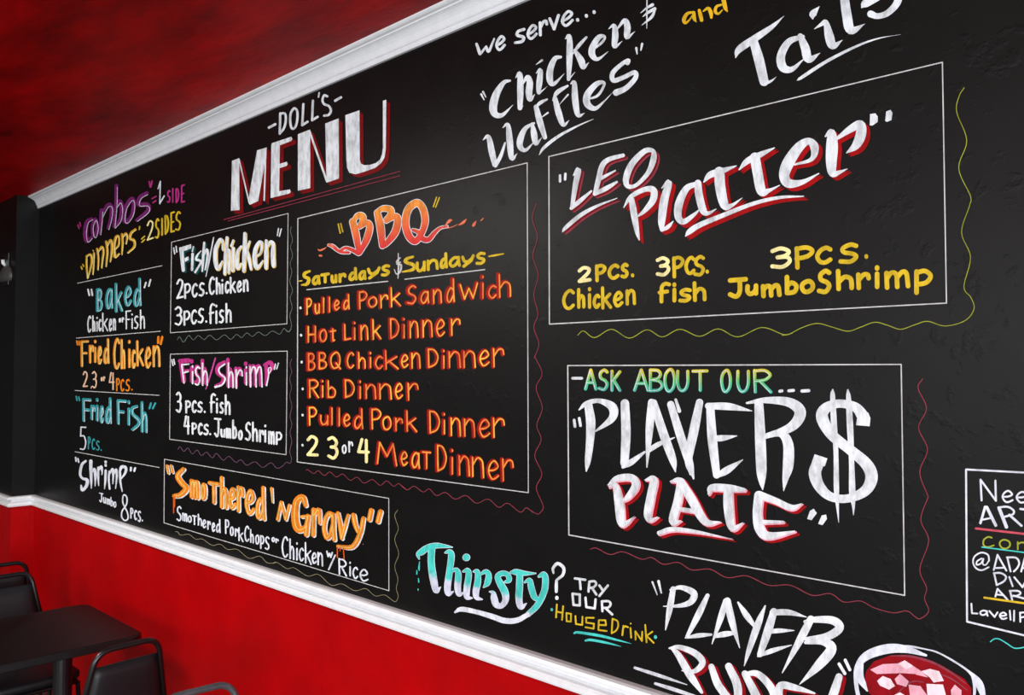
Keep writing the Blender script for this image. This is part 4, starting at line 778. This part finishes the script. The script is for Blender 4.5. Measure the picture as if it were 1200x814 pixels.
b = block('painted_illustration', 1075, 812, 'painted white bowl of red punch with pink ice, cut by the bottom edge at right', 'painted picture')
k = Ink(980, 740, 5.4545)
k.c((150, 450, 26), (128, 330, 26), (135, 225, 34), (200, 150, 56), (330, 108, 62), (450, 112, 46), (575, 150, 14)); k.c((560, 108, 8), (640, 128, 10), (740, 180, 12), (850, 255, 16), (915, 335, 50), (952, 450, 18)); k.c((160, 200, 30), (152, 290, 50), (200, 370, 22)); k.c((400, 92, 16), (480, 94, 14), (560, 108, 8)); k.c((868, 280, 10), (885, 350, 20), (880, 440, 14))
lay('bowl_rim', k, 'lavender', b, layer=0)
q = Ink(980, 740, 5.4545).p((185, 300), (192, 250), (240, 190), (340, 152), (400, 147), (480, 150), (600, 182), (720, 240), (820, 300), (865, 360), (866, 450), (260, 450), (205, 380)); lay('punch', q, 'crimson', b, layer=1, label='deep red punch')
q = Ink(980, 740, 5.4545).c((350, 152, 6), (480, 156, 14), (620, 196, 16), (740, 262, 14), (830, 330, 5)); q.c((640, 260, 4), (740, 300, 10), (840, 372, 5)); q.c((380, 400, 5), (480, 320, 10), (560, 320, 6)); lay('punch', q, 'rose', b, layer=2, label='lighter pink streaks')
for pts, kk in ([(218, 240), (300, 205), (395, 200), (440, 180), (492, 215), (512, 268), (420, 262), (262, 268)], 'pink'), ([(492, 215), (512, 272), (590, 290), (545, 250)], 'pink'), ([(400, 205), (440, 180), (492, 215), (450, 240)], 'blush'), ([(545, 250), (600, 235), (660, 250), (690, 312), (625, 322), (600, 290)], 'blush'), ([(263, 312), (300, 280), (350, 300), (378, 345), (340, 368), (282, 342)], 'blush'), ([(375, 300), (410, 266), (466, 315), (450, 350), (390, 332)], 'pink'), ([(464, 335), (540, 345), (584, 404), (560, 450), (480, 450)], 'pink'), ([(578, 330), (684, 335), (712, 430), (590, 450)], 'blush'), ([(735, 370), (760, 335), (803, 372), (800, 440), (740, 440)], 'pink'), ([(372, 402), (410, 385), (440, 402), (430, 440), (380, 440)], 'blush'):
    q = Ink(980, 740, 5.4545).p(*pts); lay('ice_cube', q, kk, b, layer=3, label='pink and white ice')

# ---- artist note at the right edge -----------------------------------------------------------------
b = block('painted_notice', 1135, 728, 'white framed artist contact notice cut off by the right edge of the photo', 'painted notice')
frame(b, [(1132.2, 549.8), (1290, 558.2), (1292, 766), (1133.4, 728)], 2.2, 'lavender')
k = Ink(1120, 540, 10.175).l(24, (310, 468), (297, 222), (480, 472), (474, 234)).w('e548,690,340,500 e716,866,352,506', 22); lay('notice_line', k, 'lavender', b)
k = Ink(1120, 540, 10.175).l(30, (296, 738), (352, 545)).l(36, (372, 550), (478, 765)).l(22, (310, 700), (412, 680)).l(40, (518, 560), (606, 785)).c((510, 552), (620, 545), (692, 590), (680, 635), (590, 662), w=24).l(28, (640, 640), (785, 770)).l(26, (772, 570), (900, 585)).l(34, (850, 585), (900, 790)); lay('notice_line', k, 'lavender', b)
k = Ink(1120, 610, 10.175).l(25, (242, 90), (1000, 176)); lay('underline', k, 'pinkred', b, label='red underline')
k = Ink(1120, 610, 10.175).c((430, 200), (385, 192), (335, 230), (335, 290), (385, 312), (455, 292), w=19).c((585, 225), (540, 240), (525, 275), (550, 318), (600, 330), (645, 300), (640, 250), (585, 225), w=19).l(19, (740, 252), (742, 340)).c((742, 280), (780, 258), (830, 270), (842, 345), w=19); lay('notice_line', k, 'lime', b, label='yellow word')
k = Ink(1120, 610, 10.175).l(15, (315, 312), (1000, 400)); lay('underline', k, 'aqua', b, label='teal underline')
k = Ink(1120, 610, 10.175).c((400, 475), (385, 405), (310, 378), (230, 420), (208, 490), (240, 560), (310, 588), (395, 552), w=19).c((310, 448), (258, 480), (250, 522), (300, 508), (330, 452), w=18).c((332, 452), (325, 515), (362, 522), (398, 472), w=16)
k.l(22, (455, 585), (500, 405), (605, 592)).l(20, (468, 562), (575, 558)).l(22, (618, 440), (655, 602)).c((612, 435), (720, 440), (758, 500), (735, 560), (695, 602), w=22).l(22, (782, 602), (825, 440), (900, 630)).l(20, (795, 560), (870, 570))
k.l(22, (458, 622), (490, 762)).c((455, 622), (540, 622), (600, 665), (575, 720), (490, 765), w=22).l(22, (640, 668), (680, 778)).l(22, (700, 672), (798, 790), (850, 690)); k.at(1120, 680, 10.175).l(22, (475, 188), (500, 97), (620, 228)).l(20, (482, 165), (562, 172)).l(22, (650, 122), (674, 232)).c((645, 122), (740, 122), (775, 150), (730, 180), (665, 182), w=22).l(22, (692, 178), (860, 225)); lay('notice_line', k, 'lavender', b)
k = Ink(1120, 680, 10.175).l(24, (342, 202), (1000, 295)); lay('underline', k, 'yellow', b, label='yellow underline')
k = Ink(1120, 680, 10.175).l(20, (188, 275), (195, 388), (260, 392)).w('a284,392,342,425', 20, tilt=.15).l(20, (402, 362), (465, 432), (500, 378)).w('e516,618,366,468', 20, tilt=.15).l(20, (646, 358), (655, 465)).l(20, (698, 358), (696, 480)).l(20, (768, 380), (772, 490)).c((768, 382), (840, 380), (850, 420), (775, 440), w=20); lay('notice_line', k, 'lavender', b)
b = block('painted_wavy_line', 1165, 752, 'short teal wavy line below the white framed notice at the right edge', 'painted line')
k = Ink(1120, 680, 10.175).c((415, 728), (450, 700), (490, 690), (540, 705), (620, 755), (690, 800), (750, 805), (830, 790), (900, 770), w=13.7); lay('wavy_line', k, 'aqua', b)
